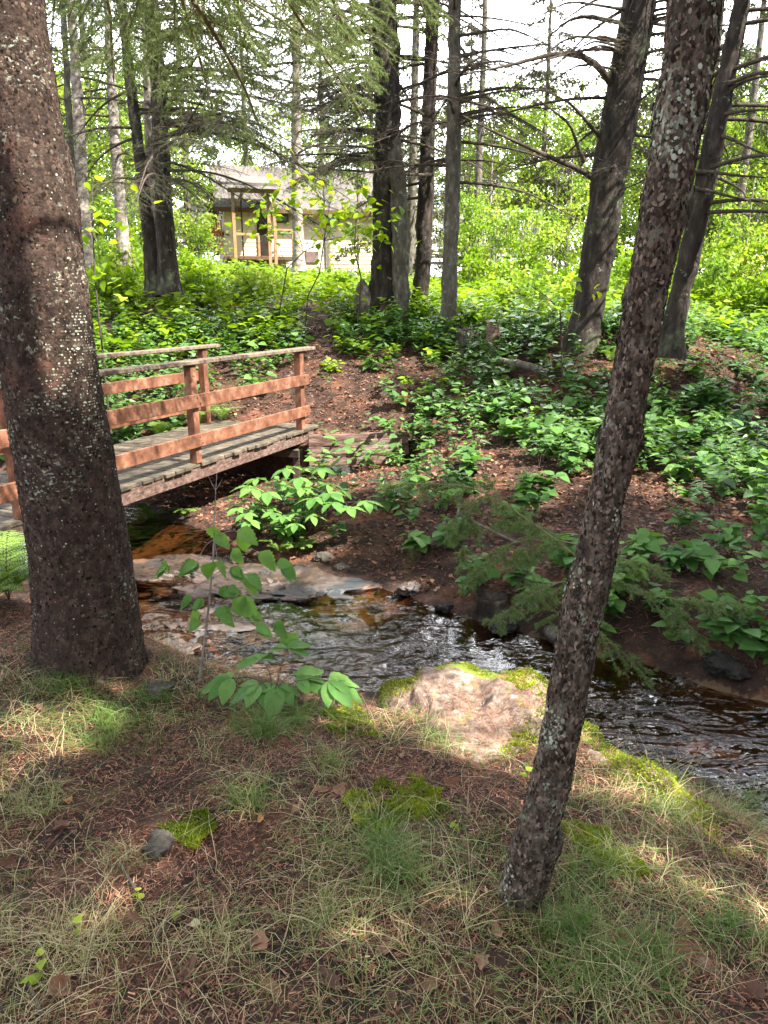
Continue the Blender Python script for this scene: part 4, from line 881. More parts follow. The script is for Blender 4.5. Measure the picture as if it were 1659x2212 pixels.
def window(par, u0, u1, v0, v1, Y=HY, mt='trim_brown'):
    x0, x1, z0, z1 = X_(u0, Y), X_(u1, Y), Z_(v1, Y), Z_(v0, Y); y = Y - .04; mb = MB(); t = .07
    for (c, s) in ((((x0+x1)/2, y, z0), (x1-x0+t, .06, t)), (((x0+x1)/2, y, z1), (x1-x0+t, .06, t)), ((x0, y+.002, (z0+z1)/2), (t, .06, z1-z0-t)), ((x1, y+.002, (z0+z1)/2), (t, .06, z1-z0-t)), (((x0+x1)/2, y+.004, (z0+z1)/2), (.035, .05, z1-z0-t))):
        mb.box(c, s)
    f = mb.build('window', M[mt], par, False); mb = MB(); mb.box(((x0+x1)/2, y + .018, (z0+z1)/2), (x1-x0-.01, .01, z1-z0-.01)); g_ = mb.build('pane', M['glass'], f, False); g_.location = np.zeros(3); 
    return f
def subbuild(mb, name, mat, par, smooth=False):
    """a sub-part under a part: the part sits at its thing's origin, so both share that origin"""
    top = par.parent; o = mb.build(name, mat, None, smooth, origin=np.array(top.location)); o.parent = par; o.location = (0, 0, 0); return o
for o in list(bpy.data.objects):
    if o.name.startswith('fascia'): 
        me = o.data; me.transform(Matrix.Translation(-Vector(house.location)))
def window(par, u0, u1, v0, v1, Y=HY, mt='trim_brown'):
    x0, x1, z0, z1 = X_(u0, Y), X_(u1, Y), Z_(v1, Y), Z_(v0, Y); y = Y - .04; mb = MB(); t = .07
    for (c, s) in ((((x0+x1)/2, y, z0), (x1-x0+t, .06, t)), (((x0+x1)/2, y, z1), (x1-x0+t, .06, t)), ((x0, y+.002, (z0+z1)/2), (t, .06, z1-z0-t)), ((x1, y+.002, (z0+z1)/2), (t, .06, z1-z0-t)), (((x0+x1)/2, y+.004, (z0+z1)/2), (.035, .05, z1-z0-t))):
        mb.box(c, s)
    f = mb.build('window', M[mt], par, False); mb = MB(); mb.box(((x0+x1)/2, y + .018, (z0+z1)/2), (x1-x0-.01, .01, z1-z0-.01)); subbuild(mb, 'pane', M['glass'], f); return f
window(house, 597, 622, 447, 482); window(house, 700, 730, 452, 485); window(house, 876, 905, 408, 470, mt='siding_white')
def hbox(name, u0, u1, v0, v1, y, d, mat, par=house, bev=.01):
    x0, x1 = X_(u0, y), X_(u1, y); z1, z0 = Z_(v0, y), Z_(v1, y); mb = MB(); mb.box(((x0+x1)/2, y, (z0+z1)/2), (x1-x0, d, z1-z0), None, .5, 0, bev); return mb.build(name, M[mat], par, False)
hbox('crawl_door', 658, 686, 543, 568, HY - .04, .05, 'foundation')
hbox('door', 556, 580, 440, 560, HY - .05, .06, 'darkpanel')
hbox('entry_panel', 583, 592, 425, 545, HY - .05, .06, 'siding')
PY = HY - 1.8
for (u0, u1, v0, v1) in ((479, 486, 416, 575), (552, 559, 425, 575), (564, 571, 420, 575)): hbox('porch_post', u0, u1, v0, v1, PY, .12, 'wood_tan')
hbox('downpipe', 510, 513, 420, 560, HY - 1.0, .05, 'darkpanel')
hbox('porch_beam', 474, 574, 413, 422, PY, .14, 'wood_tan')
hbox('porch_rail', 486, 534, 507, 513, PY, .07, 'wood_tan'); hbox('porch_rail', 571, 607, 497, 503, PY, .07, 'wood_tan')
hbox('porch_post', 530, 535, 513, 560, PY, .08, 'wood_tan'); hbox('porch_post', 603, 607, 503, 560, PY, .08, 'wood_tan')
hbox('porch_floor', 470, 612, 558, 566, PY + .85, 1.8, 'trim_brown')
mb = MB(); 
for (ua, va, ub, vb) in ((488, 450, 498, 423), (536, 418, 566, 452)):
    p, q = at(ua, va, PY), at(ub, vb, PY); mb.beam(p, q, .1, .1, (0, 1, 0))
mb.build('brace', M['wood_tan'], house, False)
mb = MB(); x0, x1 = X_(452, PY), X_(580, PY); zt = Z_(411, PY)
mb.add([(x0, PY-.5, zt), (x1, PY-.5, zt), (x1, HY, zt+.55), (x0, HY, zt+.55)] + [(x0, PY-.5, zt+.09), (x1, PY-.5, zt+.09), (x1, HY, zt+.64), (x0, HY, zt+.64)], [(3, 2, 1, 0), (4, 5, 6, 7), (0, 1, 5, 4), (1, 2, 6, 5), (3, 0, 4, 7)])
mb.build('porch_roof', M['shingle'], house, False)
# raised deck with slatted rail right of the grey trunk
DY = 28.5
deck = empty('raised_deck', (X_(1080, DY), DY, Z_(600, DY)), 'sunlit raised deck with a slatted white railing at the right end of the cabin', 'deck')
hbox('floor_edge', 905, 1170, 546, 554, DY, .1, 'siding_white', deck)
hbox('platform', 905, 1170, 548, 553, DY + 1.6, 3.0, 'wood_tan', deck)
hbox('handrail', 905, 1170, 455, 459, DY, .08, 'siding_white', deck); hbox('bottom_rail', 905, 1170, 536, 539, DY, .05, 'siding_white', deck)
hbox('skirt_beam', 905, 1170, 565, 572, DY + .1, .1, 'grey_metal', deck)
for u in (908, 960, 1015, 1070, 1120, 1166): hbox('deck_post', u-2, u+2, 452, 600, DY - .08, .09, 'siding_white', deck)
mb = MB()
for u in np.arange(912, 1166, 4.5): mb.box((X_(u, DY), DY, (Z_(460, DY)+Z_(536, DY))/2), (.035, .03, Z_(460, DY)-Z_(536, DY) - .02))
mb.build('balusters', M['siding_white'], deck, False)
# shed
SY = 36.0; sx0, sx1, sz0, sz1 = X_(383, SY), X_(478, SY), Z_(545, SY), Z_(462, SY)
shed = empty('shed', ((sx0+sx1)/2, SY, sz0), 'small sunlit white shed with a pale gabled roof beside the left trunks', 'shed')
mb = MB(); wallpoly(mb, sx0, sx1, sz0, sz1, SY, .2); wallpoly(mb, SY, SY+3, sz0, sz1, sx1, .2, axis=1, xf=-1); wallpoly(mb, SY, SY+3, sz0, sz1, sx0, .2, axis=1, xf=1)
xm = (sx0+sx1)/2; mb.add([(sx0, SY, sz1), (sx1, SY, sz1), (xm, SY, sz1+.6)], None, [(0, 1, 2)]); mb.build('wall', M['siding_white'], shed, False)
mb = MB()
for sg, xe in ((-1, sx0-.2), (1, sx1+.2)):
    z0_ = sz1 - .12; V = np.array([(xe, SY-.25, z0_), (xm, SY-.25, sz1+.68), (xm, SY+3.2, sz1+.68), (xe, SY+3.2, z0_)]); mb.add(np.r_[V, V + [0, 0, .08]], [(0, 1, 2, 3), (7, 6, 5, 4), (0, 4, 5, 1), (3, 2, 6, 7), (0, 3, 7, 4)])
mb.build('roof', M['shed_roof'], shed, False)
hbox('door', 398, 418, 478, 540, SY - .04, .06, 'grey_metal', shed); window(shed, 432, 458, 482, 505, SY, 'siding_white')
fence = empty('picket_fence', (X_(468, 29), 29, Z_(560, 29)), 'short orange red wooden fence between the shed and the porch', 'fence')
for k, u in enumerate(np.arange(447, 479, 5.0)): hbox('picket', u, u+2.6, 484 + (k % 2)*3 - k*1.5, 545, 29, .04, 'wood_red', fence)
hbox('fence_rail', 444, 481, 500, 504, 29.05, .04, 'wood_red', fence)
p = gp(1110, 650); py_ = 20
mb = MB(); q = at(1109, 575, py_); q0 = at(1109, 632, py_); mb.box((q+q0)/2 - [0, 0, .1], (.24, .2, q[2]-q0[2] + .3), None, .5, 0, .02)
tag(mb.build('stump_post', M['trim_brown'], None, False, origin=q0), 'square brown wooden post stub standing in the sunlit growth below the deck', 'post')

# ------------------------------------------------------------------ stones
def ico(n):
    bm = bmesh.new(); bmesh.ops.create_icosphere(bm, subdivisions=n, radius=1); V = np.array([v.co[:] for v in bm.verts]); T = np.array([[v.index for v in f.verts] for f in bm.faces]); bm.free(); return V, T
ICO = {k: ico(k) for k in (2, 3, 4, 5, 6)}
def stone(name, label, c, r, mat, seed, rotz=0, sub=4, amp=.22, flat=1, cat='rock', group=None, sc=1.2, fine=.03):
    V, T = ICO[sub]; V = V.copy()
    n = fbm(V + seed*3.1, sc, 3, seed); V = V*(1 + amp*n)[:, None]
    if flat < 1: V[:, 2] = np.where(V[:, 2] > flat, flat + (V[:, 2]-flat)*.15, V[:, 2])
    V = V*np.array(r); V = V + norm(V)*(fine*min(r)*fbm(V/min(r), 4, 4, seed+7, .6))[:, None]
    cz, sz = math.cos(rotz), math.sin(rotz); V = V @ np.array([[cz, sz, 0], [-sz, cz, 0], [0, 0, 1]]); V = V + np.array(c)
    mb = MB(); mb.add(V, None, T); return tag(mb.build(name, M[mat], None, origin=np.array(c)), label, cat, group)
BOULD = [stone('mossy_boulder', 'broad pale boulder capped with yellow green moss and orange needles on the near bank', (.46, 2.80, -.385), (.52, .66, .32), 'boulder', 3, .2, 6, .24, fine=.10, sc=1.5),
         stone('mossy_boulder', 'smaller moss covered boulder just right of the slender trunk', (.93, 2.40, -.35), (.20, .56, .23), 'boulder', 5, .5, 6, .24, fine=.10, sc=1.5)]
stone('rock', 'dark smooth stone wedged under the timber wall', at(728, 1036, 8.55), (.27, .2, .15), 'rock_dark', 9, .1, 5, .15)
for k, (u, v, rx, ry, rz, up, lb) in enumerate([(590, 1262, .75, .42, .17, .0, 'wide flat wet rock slab shelving into the pool'), (420, 1235, .8, .35, .14, .0, 'long flat brown rock ledge under the bridge'), (430, 1345, .5, .33, .15, -.02, 'low reddish rock the water runs over'),
                                                 (575, 1345, .34, .26, .14, -.03, 'rounded wet rock in the rapid behind the sapling'), (330, 1420, .28, .2, .16, .02, 'dark wet rock against the near bank by the big trunk')]):
    p = atz(u, v, WZ); stone('rock_slab', lb, p + [0, 0, up - rz*.50], (rx, ry, rz), 'rock_wet', 20+k, -.3, 6, .38, .62, fine=.22, sc=2.2)
for k, (u, v, r, mt, lb) in enumerate([(697, 1213, .075, 'rock', 'small round tan stone at the far edge of the pool'), (886, 1280, .085, 'stain_rock', 'reddish stone lying in the shallows by the far bank'), (815, 1325, .05, 'rock_dark', 'little dark stone breaking the surface in the pool'), (960, 1320, .06, 'rock_dark', 'dark stone in the pool near the undercut bank'),
                                   (340, 1500, .05, 'rock', 'pale stone at the foot of the big left trunk'), (345, 1838, .045, 'rock', 'grey green stone set in the grass beside a moss cushion'),
                                   (1230, 1400, .08, 'rock_dark', 'black stone under the far bank behind the slender trunk'), (1090, 1365, .09, 'rock_dark', 'black stone under the overhanging bank left of the slender trunk'), (1560, 1450, .11, 'rock_dark', 'dark stone under the far bank at the right edge'), (740, 1235, .06, 'rock', 'small pale stone beside the round tan one')]):  # black far bank stones stand in for the shade of the undercut
    p = gp(u, v); mt = 'rock_wet' if mt == 'stain_rock' else mt; stone('stone', lb, p + [0, 0, r*.25], (r*1.2, r*.95, r*.6), mt, 40+k, k, 5, .3, cat='stone', fine=.12, sc=1.6)
rg = R_(444)
for k in range(26):
    u, v = rg.uniform(320, 1650), 0
    i = rg.integers(0, 2); s_, q = rg.uniform(.0, 1), rg.uniform(.02, .09)
    t = rg.uniform(3.6, 8.6); j = int(t); f = t - j; c = STREAM[j]*(1-f) + STREAM[j+1]*f; d = STREAM[j+1] - STREAM[j]; d /= np.linalg.norm(d); nn = np.array([-d[1], d[0]]); o = rg.uniform(-.9, .9)*np.interp(t, range(len(SW)), SW)
    x, y = c + nn*o; stone('pebble', 'small wet brown pebble on the stream bed', (x, y, gz(x, y) + q*.2), (q*1.2, q, q*.6), 'rock_wet', 60+k, k, 3, .15, cat='pebble', group='pebbles on the stream bed')
# stumps, logs, sticks
def stump(label, u, v, Y, r, h, mat, seed, lean=(0, 0), nm='tree_stump'):
    p = at(u, v, Y); n = 26; mb = MB(); th = np.arange(n)*2*math.pi/n; K = 12; V = []
    for k in range(K):
        t = k/(K-1); zz = -.12 + (h + .12)*t + (0 if k < K-1 else 0)
        rr_ = r*(1 + .5*math.exp(-t*5)*(1 + .4*np.cos(th*4+seed)) - .1*t)
        top = (.25*h*fbm(np.c_[np.cos(th)*2, np.sin(th)*2, th*0], 1.3, 3, seed)) if k >= K-2 else 0
        V.append(np.stack([p[0] + np.cos(th)*rr_ + lean[0]*t, p[1] + np.sin(th)*rr_ + lean[1]*t, p[2] + zz + top + 0*th], 1))
    V.append(np.stack([p[0] + np.cos(th)*r*.45 + lean[0], p[1] + np.sin(th)*r*.45 + lean[1], p[2] + h*.8 + .15*h*np.sin(th*5)], 1)); V = np.concatenate(V)
    V = V + norm(V - p)*(fbm(V*[1, 1, .4], 18/max(r*4, .4), 4, seed)*r*.14)[:, None]; V = np.r_[V, [p + [lean[0], lean[1], h*.75]]]
    Q = [(k*n+j, k*n+(j+1) % n, (k+1)*n+(j+1) % n, (k+1)*n+j) for k in range(K) for j in range(n)]; T = [(K*n+j, K*n+(j+1) % n, (K+1)*n) for j in range(n)]
    mb.add(V, Q, T); return tag(mb.build(nm, M[mat], None, origin=p), label, 'stump')
stump('broad rotting dark stump behind the straight grey trunk', 1010, 762, 11.6, .19, .32, 'bark_dark', 3)
stump('narrow upright splintered stump among the green growth', 1063, 758, 11.3, .11, .36, 'oldwood', 5)
stump('small broken brown stub sticking up beside the mossy boulder', 893, 1532, 3.3, .036, .2, 'oldwood', 8, (.03, 0))
stump('black hollow stump at the undercut far bank', 1062, 1325, 5.0, .13, .12, 'bark_dark', 11)  # added stump fills the dark hollow where there is only shade
log('fallen_log', 'grey fallen log lying in the green plants on the far slope', [at(1085, 782, 10.7), at(1130, 788, 10.4), at(1185, 806, 10.1)], [.06, .055, .04], 'bark_grey', 4)
log('fallen_log', 'pale fallen log seen through the bridge railing', [at(240, 862, 11), at(320, 858, 11), at(395, 850, 11.2)], [.07, .065, .05], 'bark_grey', 5)
log('stick', 'pale broken stick on the brown bank below the path', [at(925, 1000, 8.3), at(950, 1002, 8.25), at(972, 1006, 8.2)], [.018, .017, .012], 'bark_pale', 6, 'stick')
log('stick', 'bleached stick standing upright in the far bank litter', [gp(985, 1135) + [0, 0, -.02], gp(985, 1135) + [.03, 0, .2]], [.012, .008], 'bark_pale', 7, 'stick')
log('root', 'curved brown root crossing the far bank by the stub', [gp(1120, 1180) + [0, 0, .02], gp(1040, 1150) + [0, 0, .05], gp(985, 1115) + [0, 0, .02]], [.012, .012, .006], 'bark_grey', 8, 'root')
for k, (u0, v0, u1, v1, r) in enumerate([(650, 1280, 735, 1300, .004), (800, 1330, 860, 1290, .004), (905, 1240, 975, 1200, .005), (255, 1870, 300, 1945, .005), (870, 3000, 900, 3050, .004), (60, 2130, 95, 2212, .006), (420, 1700, 520, 1680, .003), (330, 2060, 370, 1990, .003)]):
    if v0 > 2300: continue
    a, b = gp(u0, v0), gp(u1, v1); m_ = (a+b)/2 + [0, 0, .02]; log('twig', 'thin pale dead twig, one of several lying about the banks', [a + [0, 0, .012], m_, b + [0, 0, .012]], [r*.45, r*.4, r*.2], 'twig', 70+k, 'twig', 'dead twigs on the ground')
# ------------------------------------------------------------------ plants
def add_leaves(mb, O, D, N, S, rnd, tm=LEAF, m=0): place(mb, *tm, O, D, N, S, rnd, m)
def leafy(mb, P, H, LS, rng, nst=3, nlf=6, spread=.5, tm=LEAF, bright=None, m_l=0, m_s=1, stems=True):
    """N leafy ground plants: arching stems with leaves along them"""
    P = np.asarray(P, float); N = len(P)
    if N == 0: return
    par = np.repeat(np.arange(N), nst); n = len(par); az = rng.random(n)*6.283; hh = H[par]*rng.uniform(.6, 1.1, n); out = hh*spread*rng.uniform(.5, 1.5, n)
    s = np.linspace(0, 1, 5); dh = np.stack([np.cos(az), np.sin(az), 0*az], 1)
    C_ = P[par, None] + dh[:, None]*(out[:, None]*(s**1.5))[..., None] + np.array([0, 0, 1.])*(hh[:, None]*(1.25*s - .25*s**2.5))[..., None]
    if stems: tubes(mb, C_, np.full((n, 5), 1)*(.0016 + .002*H[par])[:, None]*(1 - .5*s), 3, .4, m_s)
    pl = np.repeat(np.arange(n), nlf); q = len(pl); k = np.tile(np.arange(nlf), n)
    t = .3 + .7*(k + rng.random(q)*.5)/nlf; t = np.minimum(t, 1); f = t*4*.9999; i = np.minimum(f.astype(int), 3); fr = (f - i)[:, None]
    O = C_[pl, i]*(1-fr) + C_[pl, i+1]*fr; a2 = az[pl] + k*2.4 + rng.normal(0, .5, q)
    D = norm(np.stack([np.cos(a2), np.sin(a2), rng.normal(.12, .25, q)], 1) + dh[pl]*.3); Nn = norm(rng.normal(0, .3, (q, 3)) + [0, 0, 1.])
    S = LS[par][pl]*rng.uniform(.65, 1.25, q)
    b = rng.random(N)[par][pl]*.45 + rng.random(q)*.4 + .08 if bright is None else np.clip(bright[par][pl] + rng.normal(0, .12, q), 0, 1)
    add_leaves(mb, O, D, Nn, S, b, tm, m_l)
def whorl_plant(mb, base, tip, nstalk, leaf, rng, az0=0, m_l=0, m_s=1, droop=.25, tm=OVAL, nl=5, spread=.14, r=.003):
    """a stem that forks into stalks, each ending in a fan of leaflets"""
    base, tip = np.array(base), np.array(tip); s = np.linspace(0, 1, 6)[:, None]
    P = base*(1-s) + tip*s + np.array([.02, 0, 0])*np.sin(s*3.14); tubes(mb, P[None], (r*(1 - .4*s[:, 0]))[None], 5, .5, m_s)
    for k in range(nstalk):
        az = az0 + k*6.283/nstalk + rng.normal(0, .25); dh = np.array([math.cos(az), math.sin(az), 0]); L_ = spread*rng.uniform(.7, 1.2)
        e = tip + dh*L_ + [0, 0, L_*rng.uniform(-.1, .35)]; tubes(mb, (tip*(1-s) + e*s)[None], np.full((1, 6), r*.5), 3, .5, m_s)
        for j in range(nl):
            a = az + (j - (nl-1)/2)*(1.15 if nl > 3 else .9); D = np.array([math.cos(a), math.sin(a), -droop + rng.normal(0, .08)])
            sz = leaf*(1 - .16*abs(j - (nl-1)/2))*rng.uniform(.85, 1.1); add_leaves(mb, [e], [D], [norm(np.array([0, 0, 1.]) + rng.normal(0, .15, 3))], np.array([sz]), rng.uniform(.4, .9), tm, m_l)
def fern_mesh(mb, base, n, L_, rng, az0=None, arc=None, m=0, ms=1, w=.135):
    for k in range(n):
        az = rng.random()*6.283 if az0 is None else az0 + rng.uniform(-arc, arc); l = L_*rng.uniform(.65, 1.1); K = 24; s = np.linspace(0, 1, K)
        dh = np.array([math.cos(az), math.sin(az), 0]); P = np.array(base) + dh*(l*.72*s**1.3)[:, None] + np.array([0, 0, 1.])*(l*(1.25*s - .85*s*s))[:, None]
        tubes(mb, P[None], (.002*(1 - .8*s))[None], 3, .5, ms); T = norm(np.gradient(P, axis=0)); Sx = norm(np.cross(T, [0, 0, 1.]))
        sub = np.repeat(np.arange(3, K), 2); sg = np.tile([1., -1.], K-3)[:, None]; ln = l*w*np.sin(np.clip(s[sub]*1.06, 0, 1)**.7*3.1416)**.7 + .012
        ln = ln*rng.uniform(.8, 1.1, len(ln)); D = norm(Sx[sub]*sg + T[sub]*.5 - [0, 0, .25] + rng.normal(0, .13, (len(sub), 3))); Nn = norm(np.cross(Sx[sub], T[sub]))
        # each pinna: small pinnules
        kk = 7; tt = (np.arange(kk)+.5)/kk; pi = np.repeat(np.arange(len(sub)), kk*2); tp = np.tile(np.repeat(tt, 2), len(sub)); s2 = np.tile([1., -1.], len(sub)*kk)[:, None]
        O = P[sub][pi] + D[pi]*(ln[pi]*tp)[:, None]; Dp = norm(np.cross(Nn[pi], D[pi])*s2 + D[pi]*.5); sz = ln[pi]*.15*(1 - .6*tp) + .003
        b = np.clip(rng.uniform(.3, .8) + rng.normal(0, .1, len(O)), 0, 1)
        place(mb, *DIA, O, Dp, Nn[pi], np.stack([sz*.9, sz*1.3, sz], 1), b, m)
        tubes(mb, np.stack([P[sub] + D*ln[:, None]*q for q in (0, .5, 1)], 1), np.full((len(sub), 3), .0008), 3, .5, ms)
def plant(name, label, mb, mats, org, cat='plant', group=None): return tag(mb.build(name, mats, None, origin=np.array(org)), label, cat, group)
LS_, LB_, LC_ = [M['leaf_shade'], M['twig']], [M['leaf_blue'], M['twig']], [M['leaf_cover'], M['twig']]

# the leafy seedling hanging over the water, front centre
rg = R_(500); b = gp(585, 1560); tip = at(600, 1445, b[1] + .12); mb = MB()
for (u, v, Y, az) in [(500, 1465, 0, 3.4), (560, 1425, .1, 2.2), (620, 1400, .15, 1.4), (640, 1460, 0, .2), (710, 1470, -.02, -.3), (600, 1480, -.05, -1.6), (560, 1480, -.05, -2.4)]:
    e = at(u, v, b[1] + .15 + Y); s = np.linspace(0, 1, 6)[:, None]; tubes(mb, (b*(1-s)**2 + 2*tip*s*(1-s) + e*s*s)[None], np.full((1, 6), .0022), 4, .5, 1)
    for j in range(5):
        a = az + (j-2)*.62; add_leaves(mb, [e], [[math.cos(a), math.sin(a)*.9, -.16 + rg.normal(0, .08)]], [norm(np.array([0, -.15, 1.]) + rg.normal(0, .12, 3))], np.array([.165*(1 - .12*abs(j-2))*rg.uniform(.85, 1.15)]), rg.uniform(.35, .8), OVAL, 0)
plant('seedling', 'large bright seedling with fans of pointed oval leaves hanging over the near bank', mb, LB_, b)
# birch sapling rising in front of the pool
b = gp(430, 1480); st = [b, at(440, 1400, b[1]+.02), at(452, 1300, b[1]+.04), at(461, 1200, b[1]+.05), at(463, 1130, b[1]+.05), at(466, 1060, b[1]+.04), at(469, 1015, b[1]+.04)]
sap = empty('birch_sapling', b, 'thin birch sapling with toothed drooping leaves in front of the pool', 'sapling')
mb = MB(); P = np.array(st); tubes(mb, P[None], np.array([[.007, .006, .005, .004, .003, .002, .001]]), 6); 
for (u, v) in ((448, 1025), (455, 1040), (480, 1035)): tubes(mb, np.array([at(466, 1060, b[1]+.04), at(u, v, b[1]+.05)])[None], np.array([[.0014, .0008]]), 3)
tips = [(462, 1150, .5, 0), (520, 1150, .8, 0), (495, 1190, .2, 1), (560, 1195, .3, 0), (605, 1222, .9, 1), (425, 1215, -2.6, 0), (360, 1225, 2.9, 1), (500, 1232, .2, 1), (528, 1240, .1, 0), (470, 1215, .6, 0), (440, 1300, 3.0, 1), (410, 1290, 3.3, 1), (515, 1290, .3, 0), (470, 1320, .2, 1), (540, 1325, .2, 1), (590, 1350, .3, 0), (620, 1370, .2, 1), (430, 1330, 3.5, 1), (555, 1355, -.4, 1), (485, 1275, .9, 1)]
mb2 = MB()
for (u, v, az, small) in tips:
    k = int(np.clip((1480 - (v + 40))/75, 0, 5)); a = P[k]*.5 + P[min(k+1, 6)]*.5; e = at(u, v, b[1] + rg.uniform(-.12, .12)); s = np.linspace(0, 1, 5)[:, None]
    tubes(mb, (a*(1-s) + e*s + np.array([0, 0, .02])*np.sin(s*3.1))[None], np.linspace(.0018, .0008, 5)[None], 3)
    for j in range(2 if not small else 3):
        az2 = az + rg.normal(0, .7); add_leaves(mb2, [e + rg.normal(0, .012, 3)], [[math.cos(az2), math.sin(az2)*.5 - .35, -.55 + rg.normal(0, .2)]], [norm(np.array([0, -.5, 1.]) + rg.normal(0, .25, 3))], np.array([(.065 if small else .10)*rg.uniform(.8, 1.2)]), rg.uniform(.4, 1), BIRCH, 0)
mb.build('stem', M['bark_pale'], sap); mb2.build('foliage', M['leaf_blue'], sap)
# leafy plants on the bank below the bridge end
for k, (bu, bv, tu, tv, Y, L_, ns, lb) in enumerate([(640, 1130, 575, 1050, 6.5, .13, 4, 'left one of the fan leaved plants below the bridge'), (650, 1140, 650, 1020, 6.6, .12, 3, 'upper small fan leaved plant beside the stringer'), (700, 1130, 690, 1062, 6.4, .14, 5, 'middle fan leaved plant in front of the dark stone'),
                                                    (720, 1140, 745, 1085, 6.3, .14, 4, 'right fan leaved plant overhanging the far bank'), (600, 1170, 560, 1110, 6.2, .11, 4, 'lower left fan leaved plant over the water'), (640, 1180, 645, 1120, 6.1, .10, 3, 'lower fan leaved plant among the ferns')]):
    mb = MB(); g0 = gp(bu, bv); tip = at(tu, tv, Y); whorl_plant(mb, g0, tip, ns + 2, L_*1.35, R_(520+k), k, droop=.12, spread=.17); plant('sarsaparilla', lb, mb, LB_, g0, group='fan leaved plants by the bridge')
# ferns
for k, (u, v, n, L_, Y, lb) in enumerate([(20, 1300, 15, .60, None, 'bright fern at the left edge in front of the bridge'), (-30, 1330, 8, .5, None, 'fern cut by the left edge of the frame'), (330, 1135, 7, .38, None, 'fern under the deck beside the big trunk'), (400, 1125, 6, .34, None, 'fern hanging under the middle of the deck'),
                                      (610, 1200, 7, .30, None, 'yellow green fern low on the bank below the bridge end'), (560, 1160, 6, .26, None, 'small fern in the shade below the bridge end'), (660, 1195, 6, .24, None, 'small fern beside the yellow green one'), (430, 955, 12, .75, None, 'lush fern behind the railing in the middle'), (355, 970, 10, .7, None, 'lush fern behind the railing next to the left post'),
                                      (480, 915, 8, .5, None, 'fern near the far corner of the bridge'), (380, 905, 9, .55, None, 'fern furthest back behind the railing'), (950, 1490, 4, .22, None, 'tiny fern above the broken stub at the water'), (1040, 1470, 4, .2, None, 'tiny pale fern on top of the mossy boulder'), (1320, 790, 9, .5, None, 'fern beside the foot of the thick leaning trunk')]):
    p = gp(u, v); mb = MB(); fern_mesh(mb, p, n, L_, R_(550+k)); plant('fern', lb, mb, [M['fern'], M['twig']], p, 'fern')
# little spruce reaching out on both sides behind the slender trunk
b = gp(1250, 1570); ss = empty('spruce_sapling', b, 'small ragged spruce reaching out on both sides behind the slender trunk', 'spruce tree')
YB = b[1] + .25; mb = MB(); P = np.array([b - [0, 0, .1], b*.5 + at(1262, 1400, YB)*.5, at(1262, 1400, YB), at(1262, 1220, YB), at(1275, 1050, YB + .05)]); trunk_mesh(mb, [(*p, r) for p, r in zip(P, (.02, .018, .016, .012, .006))], .03, 8, .001, 10, 2); mb.build('trunk', M['twig_pale'], ss)
for k, (pts, r, sd) in enumerate([([(1262, 1215, 0), (1180, 1150, .05), (1090, 1090, .12), (1040, 1050, .2), (950, 1045, .3), (830, 1045, .4)], .011, .42), ([(1262, 1260, 0), (1200, 1255, -.05), (1140, 1290, -.1), (1060, 1345, -.15)], .006, .3), ([(1262, 1225, 0), (1330, 1250, .05), (1400, 1285, .1), (1500, 1300, .1), (1605, 1310, .15)], .008, .3),
                                  ([(1400, 1285, .1), (1470, 1330, .1), (1530, 1400, .05), (1585, 1480, 0)], .006, .3), ([(1262, 1180, 0), (1180, 1160, .1), (1100, 1170, .2), (1010, 1260, .3)], .007, .5), ([(1262, 1330, 0), (1330, 1400, 0), (1400, 1450, .05), (1440, 1480, .1)], .006, .5), ([(1262, 1300, 0), (1190, 1330, .1), (1150, 1240, .2), (1120, 1200, .3)], .006, .6),
                                  ([(1262, 1240, 0), (1310, 1200, .1), (1380, 1215, .2), (1440, 1230, .3)], .006, .5), ([(1040, 1050, .2), (1010, 1100, .25), (1005, 1170, .3), (985, 1240, .3)], .005, .6), ([(1262, 1460, 0), (1230, 1520, .0), (1250, 1590, -.05)], .005, .5)]):
    mb = MB(); limb(mb, mb, None, 0, 1, 0, 0, R_(570+k), live=1.0, r0=r*.6, path=[at(u, v, YB + y) for u, v, y in pts], side=sd*1.3, crowd=1.4, nsz=.024, dens=4.5); mb.build('branch', [M['twig_pale'], M['needle_bright']], ss)
